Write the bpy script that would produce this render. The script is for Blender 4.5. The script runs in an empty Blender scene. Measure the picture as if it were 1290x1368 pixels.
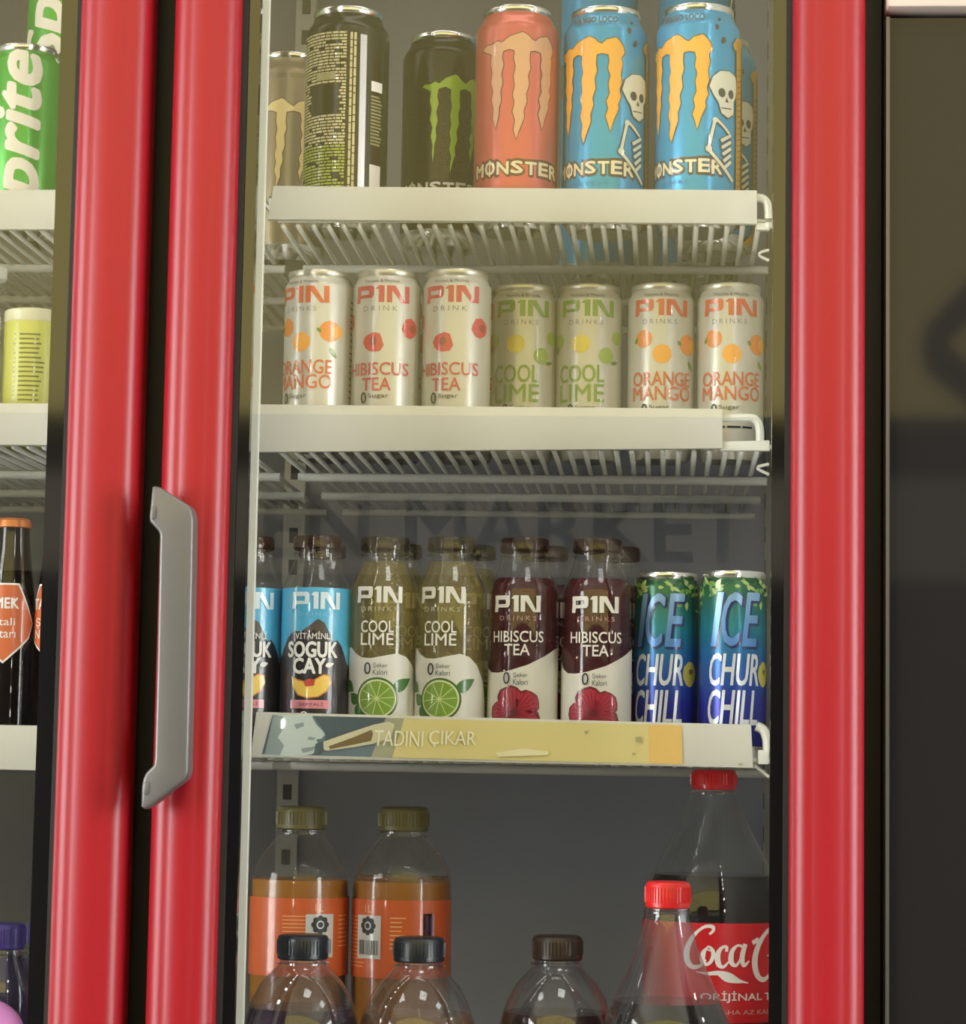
import bpy, bmesh, math, random
from mathutils import Vector, Matrix
from math import sin, cos, pi, radians as R_

C = bpy.context.scene.collection
SC = bpy.context.scene
rnd = random.Random(7)

# ---------------------------------------------------------------- camera
FOC = 3400.0                       # focal length in pixels of the 1290 x 1368 frame
CAM = Vector((0.0, -1.80, 1.35))
PITCH, YAW, ROLL = R_(5.80), R_(4.2), R_(0.97)
_f = Vector((-sin(YAW) * cos(PITCH), cos(YAW) * cos(PITCH), sin(PITCH)))
_r0 = Vector((cos(YAW), sin(YAW), 0))
_u0 = _r0.cross(_f)
_r = _r0 * cos(ROLL) + _u0 * sin(ROLL)
_u = _u0 * cos(ROLL) - _r0 * sin(ROLL)
cd = bpy.data.cameras.new('camera'); cam = bpy.data.objects.new('camera', cd); C.objects.link(cam)
cd.sensor_fit = 'HORIZONTAL'; cd.sensor_width = 36; cd.lens = 36 * FOC / 1290
cd.clip_start = 0.05; cd.clip_end = 60
m = Matrix((_r, _u, -_f)).transposed().to_4x4(); m.translation = CAM
cam.matrix_world = m
SC.camera = cam


def at(px, py, Y):
    """world point seen at pixel (px, py) on the plane y = Y"""
    d = _r * ((px - 645) / FOC) + _u * ((684 - py) / FOC) + _f
    return CAM + d * ((Y - CAM.y) / d.y)


# ---------------------------------------------------------------- light
W = bpy.data.worlds.new('world'); SC.world = W; W.use_nodes = True
W.node_tree.nodes['Background'].inputs[0].default_value = (1.0, 0.97, 0.93, 1)
W.node_tree.nodes['Background'].inputs[1].default_value = 0.3
SC.view_settings.view_transform = 'Standard'; SC.view_settings.look = 'None'
SC.view_settings.exposure = -0.33; SC.view_settings.gamma = 1.0
SC.view_settings.use_curve_mapping = False
SC.cycles.transparent_max_bounces = 32
SC.cycles.max_bounces = 10
SC.cycles.caustics_reflective = False; SC.cycles.caustics_refractive = False
E_DIODE = 70.0        # shelf lamp diodes
E_TUBE = 9.0          # lamp inside the top of the cooler
E_PANEL = 11.5         # ceiling panels of the shop
E_WINDOW = 19.0        # side windows
E_OLIVE_GLOW = (2.7, 2.25, 0.80)  # added glow of the upper wall opposite, tints the glass olive


# ---------------------------------------------------------------- materials
def lin(c):
    c /= 255.0
    return c / 12.92 if c <= 0.04045 else ((c + 0.055) / 1.055) ** 2.4


def rgb(r, g, b): return (lin(r), lin(g), lin(b), 1)


MATS = {}


def mat(name, col, rough=0.5, metal=0.0, noise=0.0, nscale=60, coat=0.0, ior=1.5, spec=0.5, bump=0.0):
    if name in MATS: return MATS[name]
    m = bpy.data.materials.new(name); m.use_nodes = True; MATS[name] = m
    nt = m.node_tree; p = nt.nodes['Principled BSDF']
    p.inputs['Base Color'].default_value = col; p.inputs['Roughness'].default_value = rough
    p.inputs['Metallic'].default_value = metal; p.inputs['IOR'].default_value = ior
    p.inputs['Coat Weight'].default_value = coat; p.inputs['Coat Roughness'].default_value = 0.06
    p.inputs['Specular IOR Level'].default_value = spec
    if noise or bump:
        tc = nt.nodes.new('ShaderNodeTexCoord'); n = nt.nodes.new('ShaderNodeTexNoise')
        n.inputs['Scale'].default_value = nscale; n.inputs['Detail'].default_value = 5
        nt.links.new(tc.outputs['Object'], n.inputs['Vector'])
        if noise:
            mx = nt.nodes.new('ShaderNodeMix'); mx.data_type = 'RGBA'
            mx.inputs[6].default_value = [c * (1 - noise) for c in col[:3]] + [1]
            mx.inputs[7].default_value = [min(1, c * (1 + noise * .6)) for c in col[:3]] + [1]
            nt.links.new(n.outputs['Fac'], mx.inputs[0]); nt.links.new(mx.outputs[2], p.inputs['Base Color'])
        if bump:
            b = nt.nodes.new('ShaderNodeBump'); b.inputs['Strength'].default_value = bump
            b.inputs['Distance'].default_value = 0.001
            nt.links.new(n.outputs['Fac'], b.inputs['Height']); nt.links.new(b.outputs['Normal'], p.inputs['Normal'])
    return m


def emit(name, col, strength):
    if name in MATS: return MATS[name]
    m = bpy.data.materials.new(name); m.use_nodes = True; MATS[name] = m
    nt = m.node_tree; nt.nodes.remove(nt.nodes['Principled BSDF'])
    e = nt.nodes.new('ShaderNodeEmission'); e.inputs[0].default_value = (*col[:3], 1); e.inputs[1].default_value = strength
    nt.links.new(e.outputs[0], nt.nodes['Material Output'].inputs[0])
    return m


def clear(name, tint, ior=1.45, rough=0.02, diffuse=0.0, dcol=None):
    """see-through skin: tinted transparency, Fresnel gloss and an optional milky share"""
    if name in MATS: return MATS[name]
    m = bpy.data.materials.new(name); m.use_nodes = True; MATS[name] = m
    nt = m.node_tree; nt.nodes.remove(nt.nodes['Principled BSDF'])
    t = nt.nodes.new('ShaderNodeBsdfTransparent'); t.inputs[0].default_value = (*tint[:3], 1)
    g = nt.nodes.new('ShaderNodeBsdfGlossy'); g.inputs['Roughness'].default_value = rough
    g.inputs[0].default_value = (1, 1, 1, 1)
    lw_ = nt.nodes.new('ShaderNodeLayerWeight'); lw_.inputs[0].default_value = 0.5
    pw = nt.nodes.new('ShaderNodeMath'); pw.operation = 'POWER'; pw.inputs[1].default_value = 5.0
    fr = nt.nodes.new('ShaderNodeMapRange'); f0 = ((ior - 1) / (ior + 1)) ** 2
    fr.inputs[3].default_value = f0; fr.inputs[4].default_value = 0.9
    nt.links.new(lw_.outputs['Facing'], pw.inputs[0]); nt.links.new(pw.outputs[0], fr.inputs[0])
    mx = nt.nodes.new('ShaderNodeMixShader')
    src = t.outputs[0]
    if diffuse:
        d = nt.nodes.new('ShaderNodeBsdfDiffuse'); d.inputs[0].default_value = (*dcol[:3], 1)
        m2 = nt.nodes.new('ShaderNodeMixShader'); m2.inputs[0].default_value = diffuse
        nt.links.new(src, m2.inputs[1]); nt.links.new(d.outputs[0], m2.inputs[2]); src = m2.outputs[0]
    nt.links.new(fr.outputs[0], mx.inputs[0]); nt.links.new(src, mx.inputs[1]); nt.links.new(g.outputs[0], mx.inputs[2])
    nt.links.new(mx.outputs[0], nt.nodes['Material Output'].inputs[0])
    return m


def ramp_mat(name, stops, rough=0.3, metal=0.0, noise_mix=None):
    """colour by local height in metres: stops = [(z, colour), ...]"""
    if name in MATS: return MATS[name]
    m = bpy.data.materials.new(name); m.use_nodes = True; MATS[name] = m
    nt = m.node_tree; p = nt.nodes['Principled BSDF']; p.inputs['Roughness'].default_value = rough
    p.inputs['Metallic'].default_value = metal
    tc = nt.nodes.new('ShaderNodeTexCoord'); sx = nt.nodes.new('ShaderNodeSeparateXYZ')
    z0, z1 = stops[0][0], stops[-1][0]
    mr = nt.nodes.new('ShaderNodeMapRange'); mr.inputs[1].default_value = z0; mr.inputs[2].default_value = z1
    cr = nt.nodes.new('ShaderNodeValToRGB')
    while len(cr.color_ramp.elements) < len(stops): cr.color_ramp.elements.new(0.5)
    for e, (z, c) in zip(cr.color_ramp.elements, stops):
        e.position = (z - z0) / (z1 - z0)
    for e, (z, c) in zip(cr.color_ramp.elements, stops): e.color = c
    nt.links.new(tc.outputs['Object'], sx.inputs[0]); nt.links.new(sx.outputs[2], mr.inputs[0])
    nt.links.new(mr.outputs[0], cr.inputs[0])
    out = cr.outputs[0]
    if noise_mix:
        n = nt.nodes.new('ShaderNodeTexNoise'); n.inputs['Scale'].default_value = noise_mix[0]; n.inputs['Detail'].default_value = 4
        nt.links.new(tc.outputs['Object'], n.inputs['Vector'])
        mx = nt.nodes.new('ShaderNodeMix'); mx.data_type = 'RGBA'; mx.blend_type = 'OVERLAY'
        mx.inputs[0].default_value = noise_mix[1]
        nt.links.new(out, mx.inputs[6]); nt.links.new(n.outputs['Color'], mx.inputs[7]); out = mx.outputs[2]
    nt.links.new(out, p.inputs['Base Color'])
    return m


RED = mat('door_red', rgb(152, 24, 34), 0.36, noise=0.05, nscale=3, coat=0.0, spec=0.42)
BLACK = mat('black_plastic', rgb(20, 19, 20), 0.5)
BORDER = mat('black_printed_glass', rgb(16, 15, 14), 0.06, ior=1.75)
GASKET = mat('gasket_rubber', rgb(30, 29, 28), 0.6)
LINER = mat('white_liner', rgb(205, 205, 198), 0.45, noise=0.05, nscale=12)
BACKP = mat('grey_back_panel', rgb(148, 149, 156), 0.4, noise=0.06, nscale=8)
WIRE = mat('white_coated_wire', rgb(215, 215, 205), 0.4)
RAIL = mat('white_rail_plastic', rgb(205, 203, 192), 0.42, noise=0.04, nscale=25)
ALU = mat('aluminium', rgb(225, 225, 222), 0.22, metal=1.0)
STEEL = mat('steel_wire', rgb(200, 198, 190), 0.3, metal=0.9)
HANDLE = mat('silver_grey_plastic', rgb(108, 106, 104), 0.38, metal=0.35, noise=0.05, nscale=40)
PANE = clear('door_glass', (0.96, 0.965, 0.95), ior=1.36, rough=0.0)
PET = clear('clear_plastic', (0.95, 0.95, 0.94), 1.45, 0.05, 0.02, rgb(200, 200, 200))
WHITE = mat('white_ink', rgb(236, 234, 230), 0.4)
INK = mat('black_ink', rgb(24, 23, 26), 0.45)


# ---------------------------------------------------------------- object helpers
def setp(o, label=None, cat=None, group=None, kind=None):
    if label: o['label'] = label
    if cat: o['category'] = cat
    if group: o['group'] = group
    if kind: o['kind'] = kind
    return o


def thing(name, label, cat, loc=(0, 0, 0), rz=0.0, group=None):
    o = bpy.data.objects.new(name, None); C.objects.link(o)
    o.empty_display_size = 0.02; o.location = loc; o.rotation_euler = (0, 0, rz)
    return setp(o, label, cat, group)


def link(name, me, mats, parent=None, smooth=None, loc=None):
    o = bpy.data.objects.new(name, me); C.objects.link(o)
    if not me.materials:
        for mm in (mats if isinstance(mats, (list, tuple)) else [mats]): me.materials.append(mm)
    if parent: o.parent = parent
    if loc is not None: o.location = loc
    if smooth is not None:
        me.polygons.foreach_set('use_smooth', [True] * len(me.polygons))
        me.set_sharp_from_angle(angle=R_(smooth))
    return o


def bm_obj(name, bm, mats, parent=None, smooth=None, loc=None):
    me = bpy.data.meshes.new(name); bm.to_mesh(me); bm.free()
    return link(name, me, mats, parent, smooth, loc)


def box(bm, a, b, bevel=0.0, mi=0):
    x0, y0, z0 = a; x1, y1, z1 = b
    vs = [bm.verts.new(v) for v in ((x0, y0, z0), (x1, y0, z0), (x1, y1, z0), (x0, y1, z0), (x0, y0, z1), (x1, y0, z1), (x1, y1, z1), (x0, y1, z1))]
    fs = [bm.faces.new([vs[i] for i in q]) for q in ((0, 3, 2, 1), (4, 5, 6, 7), (0, 1, 5, 4), (1, 2, 6, 5), (2, 3, 7, 6), (3, 0, 4, 7))]
    for f in fs: f.material_index = mi
    if bevel:
        es = list({e for f in fs for e in f.edges})
        bmesh.ops.bevel(bm, geom=es, offset=bevel, segments=2, affect='EDGES', profile=0.5)


def boxo(name, a, b, m, parent=None, bevel=0.0):
    bm = bmesh.new(); box(bm, a, b, bevel)
    return bm_obj(name, bm, m, parent, 40 if bevel else None)


def tube(bm, pts, r, seg=8, cap=True):
    pts = [Vector(p) for p in pts]; rings = []
    for i, p in enumerate(pts):
        d = (pts[min(i + 1, len(pts) - 1)] - pts[max(i - 1, 0)]).normalized()
        a = d.cross(Vector((0, 0, 1)))
        if a.length < 1e-3: a = d.cross(Vector((1, 0, 0)))
        a.normalize(); b = d.cross(a)
        rings.append([bm.verts.new(p + a * (r * cos(2 * pi * k / seg)) + b * (r * sin(2 * pi * k / seg))) for k in range(seg)])
    for A, B in zip(rings, rings[1:]):
        for k in range(seg): bm.faces.new((A[k], A[(k + 1) % seg], B[(k + 1) % seg], B[k]))
    if cap:
        bm.faces.new(rings[0][::-1]); bm.faces.new(rings[-1])
    bmesh.ops.recalc_face_normals(bm, faces=bm.faces)


def tubeo(name, pts, r, m, parent=None, seg=8):
    bm = bmesh.new(); tube(bm, pts, r, seg)
    return bm_obj(name, bm, m, parent, 50)


def lathe(prof, seg=40):
    """surface of revolution about z; prof = [(radius, z), ...] from bottom to top"""
    bm = bmesh.new(); rings = []
    for r, z in prof:
        if r < 1e-6: rings.append([bm.verts.new((0, 0, z))])
        else: rings.append([bm.verts.new((r * sin(2 * pi * k / seg), -r * cos(2 * pi * k / seg), z)) for k in range(seg)])
    for A, B in zip(rings, rings[1:]):
        for k in range(seg):
            k2 = (k + 1) % seg
            if len(A) == 1 and len(B) == 1: continue
            if len(A) == 1: bm.faces.new((A[0], B[k2], B[k]))
            elif len(B) == 1: bm.faces.new((A[k], A[k2], B[0]))
            else: bm.faces.new((A[k], A[k2], B[k2], B[k]))
    return bm


def latheo(name, prof, m, parent=None, seg=40, smooth=42):
    return bm_obj(name, lathe(prof, seg), m, parent, smooth)


def arc(cx, cz, r, a0, a1, n=5):
    return [(cx + r * cos(R_(a0 + (a1 - a0) * i / n)), cz + r * sin(R_(a0 + (a1 - a0) * i / n))) for i in range(n + 1)]


def cr_spline(pts, n=6):
    """smooth curve through points of any dimension"""
    P = [pts[0]] + list(pts) + [pts[-1]]; out = []
    for i in range(1, len(P) - 2):
        a, b, c, d = P[i - 1], P[i], P[i + 1], P[i + 2]
        for k in range(n):
            t = k / n
            out.append(tuple(0.5 * (2 * b[j] + (c[j] - a[j]) * t + (2 * a[j] - 5 * b[j] + 4 * c[j] - d[j]) * t * t + (-a[j] + 3 * b[j] - 3 * c[j] + d[j]) * t ** 3) for j in range(len(b))))
    out.append(tuple(pts[-1]))
    return out


def copy_tree(o, parent=None):
    c = o.copy(); C.objects.link(c)
    if parent: c.parent = parent
    for ch in list(o.children): copy_tree(ch, c)
    return c


def place(o, loc, rz=0.0, label=None, group=None):
    o.location = loc; o.rotation_euler = (0, 0, rz)
    if label: o['label'] = label
    if group: o['group'] = group
    return o


# ---------------------------------------------------------------- flat print: shapes in mm (u to the right, v up)
class Coat(list):
    """an outline printed as the k-th coat, a hair above the coats before it"""
    def __init__(self, pts, k): super().__init__(pts); self.k = k


def text(s, w, h, cx=0, cy=0, bold=0.0, shear=0.0, space=1.0, rot=0.0, res=3):
    cu = bpy.data.curves.new('t', 'FONT'); cu.body = s; cu.shear = shear
    cu.space_character = space; cu.resolution_u = res
    o = bpy.data.objects.new('t', cu); me = o.to_mesh()
    vs = [v.co.copy() for v in me.vertices]; fs = [tuple(p.vertices) for p in me.polygons]
    o.to_mesh_clear(); bpy.data.objects.remove(o); bpy.data.curves.remove(cu)
    x0, x1 = min(v.x for v in vs), max(v.x for v in vs); y0, y1 = min(v.y for v in vs), max(v.y for v in vs)
    if w is None: w = (x1 - x0) / (y1 - y0) * h
    out = []
    c_, s_ = cos(rot), sin(rot)
    P = []
    for v in vs:
        a = (v.x - (x0 + x1) / 2) / (x1 - x0) * w; b = (v.y - (y0 + y1) / 2) / (y1 - y0) * h
        P.append((cx + a * c_ - b * s_, cy + a * s_ + b * c_))
    base = [[P[i] for i in f] for f in fs]
    if bold <= 0: return base
    d = bold * h * 1.25; ks = 4 if d < 0.35 else 8
    return base + [Coat(q_, k + 1) for k in range(ks) for q_ in move(base, d * cos(2 * pi * k / ks), d * sin(2 * pi * k / ks))]


def poly(*pts): return [list(pts)]


def rect(x0, y0, x1, y1): return [[(x0, y0), (x1, y0), (x1, y1), (x0, y1)]]


def disc(cx, cy, rx, ry=None, n=24, rot=0.0):
    ry = ry or rx
    o = []
    for k in range(n):
        a, b = rx * cos(2 * pi * k / n), ry * sin(2 * pi * k / n)
        o.append((cx + a * cos(rot) - b * sin(rot), cy + a * sin(rot) + b * cos(rot)))
    return [o]


def blob(cx, cy, r, n=9, amp=0.18, seed=1, sx=1.0, sy=1.0):
    q = random.Random(seed); ph = q.random() * 6
    return [[(cx + sx * r * (1 + amp * q.uniform(-1, 1)) * cos(ph + 2 * pi * k / n), cy + sy * r * (1 + amp * q.uniform(-1, 1)) * sin(ph + 2 * pi * k / n)) for k in range(n)]]


def ribbon(pts, n=6):
    """brush stroke through (u, v, width) points"""
    S = cr_spline(pts, n); L = []; Rr = []
    for i, (x, y, w) in enumerate(S):
        a = S[max(i - 1, 0)]; b = S[min(i + 1, len(S) - 1)]
        dx, dy = b[0] - a[0], b[1] - a[1]; l = math.hypot(dx, dy) or 1
        L.append((x - dy / l * w / 2, y + dx / l * w / 2)); Rr.append((x + dy / l * w / 2, y - dx / l * w / 2))
    return [[L[i], L[i + 1], Rr[i + 1], Rr[i]] for i in range(len(S) - 1)]


def bar(x0, y0, x1, y1, w): return ribbon([(x0, y0, w), (x1, y1, w)], 1)


def leaf(cx, cy, l, w, rot):
    o = []
    for k in range(9):
        t = k / 8; o.append((t * l, w / 2 * sin(pi * t ** 0.8)))
    for k in range(7, 0, -1):
        t = k / 8; o.append((t * l, -w / 2 * sin(pi * t ** 0.8)))
    return [[(cx + a * cos(rot) - b * sin(rot), cy + a * sin(rot) + b * cos(rot)) for a, b in o]]


def grow(P, d):
    """push an outline outwards by d"""
    n = len(P); A = sum(P[i][0] * P[(i + 1) % n][1] - P[(i + 1) % n][0] * P[i][1] for i in range(n))
    s = 1 if A > 0 else -1; out = []
    for i in range(n):
        ax, ay = P[i - 1]; bx, by = P[i]; cx, cy = P[(i + 1) % n]
        n1 = Vector((by - ay, ax - bx)).normalized(); n2 = Vector((cy - by, bx - cx)).normalized()
        v = n1 + n2
        v = v.normalized() * min(1.6, 1 / max(0.5, v.length / 2)) if v.length > 1e-4 else n1
        out.append((bx + s * v.x * d, by + s * v.y * d))
    return out


def move(polys, dx, dy, sx=1, sy=1): return [[(x * sx + dx, y * sy + dy) for x, y in p] for p in polys]


def printed(name, layers, fn, parent, step=4.0, up=0.0):
    """layers = [(polygons, material), ...] bottom first, laid on a surface by fn(u_mm, v_mm, lift_m)"""
    bm = bmesh.new(); mats = []
    for li, (polys, mt) in enumerate(layers):
        if mt not in mats: mats.append(mt)
        b2 = bmesh.new()
        for p in polys:
            try: b2.faces.new([b2.verts.new((x, y, getattr(p, 'k', 0) * 0.5)) for x, y in p])
            except ValueError: pass
        b2.normal_update()
        bmesh.ops.triangulate(b2, faces=[f for f in b2.faces if len(f.verts) > 3], ngon_method='EAR_CLIP')
        if step:
            us = [v.co.x for v in b2.verts]
            k = math.floor(min(us) / step) + 1
            while k * step < max(us):
                bmesh.ops.bisect_plane(b2, geom=list(b2.verts) + list(b2.edges) + list(b2.faces), plane_co=(k * step, 0, 0), plane_no=(1, 0, 0), dist=1e-5)
                k += 1
        lift = 0.00025 + 0.00016 * li + up
        b2.normal_update()
        idx = {}
        for v in b2.verts: idx[v] = bm.verts.new(fn(v.co.x, v.co.y, lift + v.co.z * 1.6e-5))
        for f in b2.faces:
            if f.normal.z < 0: f.normal_flip()
            try:
                g = bm.faces.new([idx[v] for v in f.verts]); g.material_index = mats.index(mt); g.smooth = True
            except ValueError: pass
        b2.free()
    me = bpy.data.meshes.new(name); bm.to_mesh(me); bm.free()
    return link(name, me, mats, parent)


def on_cyl(R, z0=0.0, u0=0.0):
    """wrap onto a cylinder of radius R (m) facing -y; v measured from z0"""
    def fn(u, v, lift):
        a = (u + u0) / 1000 / R
        return Vector(((R + lift) * sin(a), -(R + lift) * cos(a), z0 + v / 1000))
    return fn


def ink(name, r, g, b, rough=0.35, metal=0.0): return mat(name, rgb(r, g, b), rough, metal, coat=0.7)


# ================================================================= layout taken once from the picture's perspective
Y_RAIL = 0.112        # front face of the price rails
Z1 = (at(360, 304, Y_RAIL).z + at(1012, 306, Y_RAIL).z) / 2 + 0.0055
Z2 = (at(340, 605, Y_RAIL).z + at(1012, 603, Y_RAIL).z) / 2 + 0.0045
Z3 = (at(340, 1016, Y_RAIL).z + at(1012, 1026, Y_RAIL).z) / 2 + 0.004
Z4 = at(700, 1640, 0.08).z
Y_BACK = 0.575
XL, XR = at(332, 684, 0.026).x, at(1068, 684, 0.026).x      # inner faces of the right compartment
D_L, D_R = at(209, 684, -0.036).x, at(1157, 684, -0.036).x          # right door
DL_R = at(177, 684, -0.036).x                                      # left door, right edge
DL_L = DL_R - (D_R - D_L)
CAB_R = at(1180, 684, -0.01).x
CAB_L = DL_L - 0.012
STILE = 0.0505
Z_DB, Z_DT = 0.34, 2.16         # bottom and top of the doors

# ================================================================= the shop
def struct(o): o['kind'] = 'structure'; return o


X0, X1, YF, YB, ZC = -3.2, 3.4, -3.5, 0.80, 3.4
wallm = mat('painted_wall', rgb(196, 190, 178), 0.8, noise=0.05, nscale=5)
darkm = mat('dark_shopfront', rgb(38, 36, 35), 0.5, noise=0.1, nscale=6)
struct(boxo('floor', (X0, YF, -0.05), (X1, YB, 0), mat('floor_tile', rgb(120, 116, 108), 0.4, noise=0.1, nscale=4)))
struct(boxo('ceiling', (X0, YF, ZC), (X1, YB, ZC + 0.05), mat('ceiling_paint', rgb(205, 202, 195), 0.9)))
struct(boxo('wall_back', (X0, YB, 0), (X1, YB + 0.05, ZC), wallm))
struct(boxo('wall_left', (X0 - 0.05, YF, 0), (X0, YB, ZC), wallm))
struct(boxo('wall_right', (X1, YF, 0), (X1 + 0.05, YB, ZC), wallm))
# the shopfront opposite the coolers, seen only as a reflection in the door glass
zb = lambda py: at(645, py, -YF).z
struct(boxo('wall_front', (X0, YF - 0.05, 0), (X1, YF, zb(770)), darkm))
struct(boxo('trim_1', (X0, YF - 0.04, zb(635)), (X1, YF + 0.06, zb(562)), mat('dark_beam', rgb(30, 28, 26), 0.6)))
struct(boxo('window_1', (X0, YF - 0.03, zb(770)), (X1, YF - 0.01, zb(635)), emit('dim_window', (0.80, 0.70, 0.52), 1.0)))
struct(boxo('olive_glow_panel', (X0, YF - 0.03, zb(562)), (X1, YF - 0.01, ZC), emit('olive_wall_glow', E_OLIVE_GLOW, 1.0)))  # added glowing sheet in place of the upper wall, for the olive reflection
for sx, n in ((X0 + 0.012, 'window_3'), (X1 - 0.012, 'window_4')):
    w = struct(boxo(n, (sx - 0.008, -2.9, 0.7), (sx + 0.008, -1.0, 2.7), emit('day_window', (0.95, 0.97, 1.0), E_WINDOW)))
    for y in (-2.96, -1.98, -1.0): boxo('window_frame', (sx - 0.02, y, 0.65), (sx + 0.02, y + 0.06, 2.75), RAIL, w)
# window lettering: stuck on the outside, so it reads the right way round in the door glass
def on_front(u, v, lift): return Vector((u / 1000, YF + lift, v / 1000))
sa, sb = at(356, 705, -YF), at(1000, 705, -YF)
ls = [(text('EN MARKET', (sb.x - sa.x) * 1000, (zb(665) - zb(748)) * 1000, (sa.x + sb.x) * 500, (zb(665) + zb(748)) * 500, bold=0.02), mat('sign_film', rgb(40, 38, 36), 0.6))]
o = printed('lettering', ls, on_front, bpy.data.objects['window_1'], 0)
w2 = bpy.data.objects['olive_glow_panel']
def EP(*q): return [[(at(x, y, -YF).x * 1000, at(x, y, -YF).z * 1000) for x, y in q]]
printed('emblem', [(EP((1330, 345), (1290, 380), (1234, 438), (1262, 462), (1330, 400)) + EP((1234, 438), (1228, 470), (1234, 500), (1262, 462)) + EP((1234, 500), (1290, 545), (1330, 580), (1330, 520), (1262, 462)), mat('sign_film', rgb(40, 38, 36), 0.6))], on_front, w2, 0)  # dark chevron added only for its reflection in the neighbouring cabinet's pane
for (x, y) in ((-1.6, -1.2), (0.4, -1.2), (2.2, -1.2)):
    t = thing('ceiling_light', 'square white ceiling light panel %s' % {-1.6: 'above the left end of the shop', 0.4: 'above the middle of the shop', 2.2: 'above the right end of the shop'}[x], 'light', (x, y, ZC), 0, 'ceiling lights of the shop')
    boxo('frame', (-0.33, -0.33, -0.03), (0.33, 0.33, 0), RAIL, t)
    boxo('diffuser', (-0.3, -0.3, -0.036), (0.3, 0.3, -0.031), emit('panel_light', (0.98, 0.99, 1.0), E_PANEL), t)

# ================================================================= the double-door cooler
cooler = thing('drinks_cooler', 'red two-door glass-front drinks cooler filled with cans and bottles', 'cooler', (0, 0, 0))


def cab(name, a, b, m, bevel=0.0): return boxo(name, a, b, m, cooler, bevel)


cab('side_panel', (CAB_R - 0.022, 0.012, 0.02), (CAB_R, 0.66, 2.34), BLACK)
cab('side_panel', (CAB_L, 0.012, 0.02), (CAB_L + 0.022, 0.66, 2.34), BLACK)
cab('back_panel', (CAB_L + 0.022, Y_BACK, 0.30), (CAB_R - 0.022, Y_BACK + 0.02, 2.22), BACKP)
cab('base', (CAB_L + 0.022, 0.0, 0.02), (CAB_R - 0.022, 0.64, 0.30), BLACK)
cab('top_housing', (CAB_L + 0.022, 0.0, 2.22), (CAB_R - 0.022, 0.64, 2.34), BLACK)
cab('header_sign', (CAB_L, -0.04, 2.185), (CAB_R, -0.002, 2.34), RED, 0.004)
ML, MR = at(80, 684, 0.035).x + 0.0, XL
# the middle post between both compartments and the white liners beside it
cab('centre_post', (ML + 0.004, 0.012, 0.30), (MR, 0.05, 2.22), BLACK)
cab('liner', (XR, 0.012, 0.30), (XR + 0.004, Y_BACK, 2.22), LINER)
cab('liner', (CAB_L + 0.022, 0.012, 0.30), (CAB_L + 0.026, Y_BACK, 2.22), LINER)
cab('liner_floor', (CAB_L + 0.026, 0.012, 0.30), (XR, Y_BACK, 0.305), LINER)
cab('liner_ceiling', (CAB_L + 0.026, 0.012, 2.215), (XR, Y_BACK, 2.22), LINER)
diode_m = emit('diode', (1.0, 0.98, 0.94), E_DIODE)
_nt = diode_m.node_tree; _g = _nt.nodes.new('ShaderNodeNewGeometry'); _mx = _nt.nodes.new('ShaderNodeMixShader'); _d = _nt.nodes.new('ShaderNodeBsdfDiffuse')
_nt.links.new(_g.outputs['Backfacing'], _mx.inputs[0]); _nt.links.new(_nt.nodes['Emission'].outputs[0], _mx.inputs[1]); _nt.links.new(_d.outputs[0], _mx.inputs[2])
_nt.links.new(_mx.outputs[0], _nt.nodes['Material Output'].inputs[0])


def led_strip(x, sgn, name):
    """upright lamp channel behind the door edge; its diodes look into the cabinet, away from the door"""
    ch = cab('lamp_channel', (x - 0.003, 0.022, 0.32), (x + 0.003, 0.030, 2.21), mat('lamp_channel_white', rgb(232, 232, 226), 0.4))
    bm = bmesh.new(); z = 0.34
    while z < 2.20:
        a = Vector((sgn, 1.0, 0)).normalized(); c = Vector((x, 0.0306, z)); s = Vector((a.y, -a.x, 0)) * 0.0020
        vs = []
        for du, dz in ((-1, -1), (1, -1), (1, 1), (-1, 1)):
            vs.append(bm.verts.new(c + a * 0.0020 + s * du + Vector((0, 0, 0.0035 * dz))))
        f = bm.faces.new(vs); bmesh.ops.recalc_face_normals(bm, faces=[f])
        if f.normal.dot(a) < 0: f.normal_flip()
        z += 0.024 if z > Z3 else 0.036
    o = bm_obj('diodes', bm, diode_m, ch)
    o['kind'] = 'stuff'


led_strip(XL + 0.003, 1, 'l'); led_strip(XR - 0.004, -1, 'r'); led_strip(ML - 0.003, -1, 'm')
cab('lamp_housing', (XL + 0.02, 0.05, 2.185), (XR - 0.02, 0.09, 2.215), RAIL)
cab('lamp_tube', (XL + 0.03, 0.055, 2.178), (XR - 0.03, 0.085, 2.184), emit('tube', (1.0, 0.97, 0.9), E_TUBE))
cab('lamp_housing', (CAB_L + 0.04, 0.05, 2.185), (ML - 0.02, 0.09, 2.215), RAIL)
cab('lamp_tube', (CAB_L + 0.05, 0.055, 2.178), (ML - 0.03, 0.085, 2.184), emit('tube', (1, 1, 1), 1))
for xp in (386, 70):
    x = at(xp, 1050, Y_BACK).x
    up = cab('shelf_upright', (x - 0.010, Y_BACK - 0.010, 0.32), (x + 0.010, Y_BACK, 2.20), mat('upright_steel', rgb(190, 190, 186), 0.35, metal=0.4))
    bm = bmesh.new(); z = 0.36
    while z < 2.18:
        box(bm, (x - 0.004, Y_BACK - 0.0108, z), (x + 0.004, Y_BACK - 0.0095, z + 0.014)); z += 0.03
    bm_obj('slots', bm, mat('slot_grey', rgb(84, 84, 82), 0.6), up)['kind'] = 'stuff'
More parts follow.
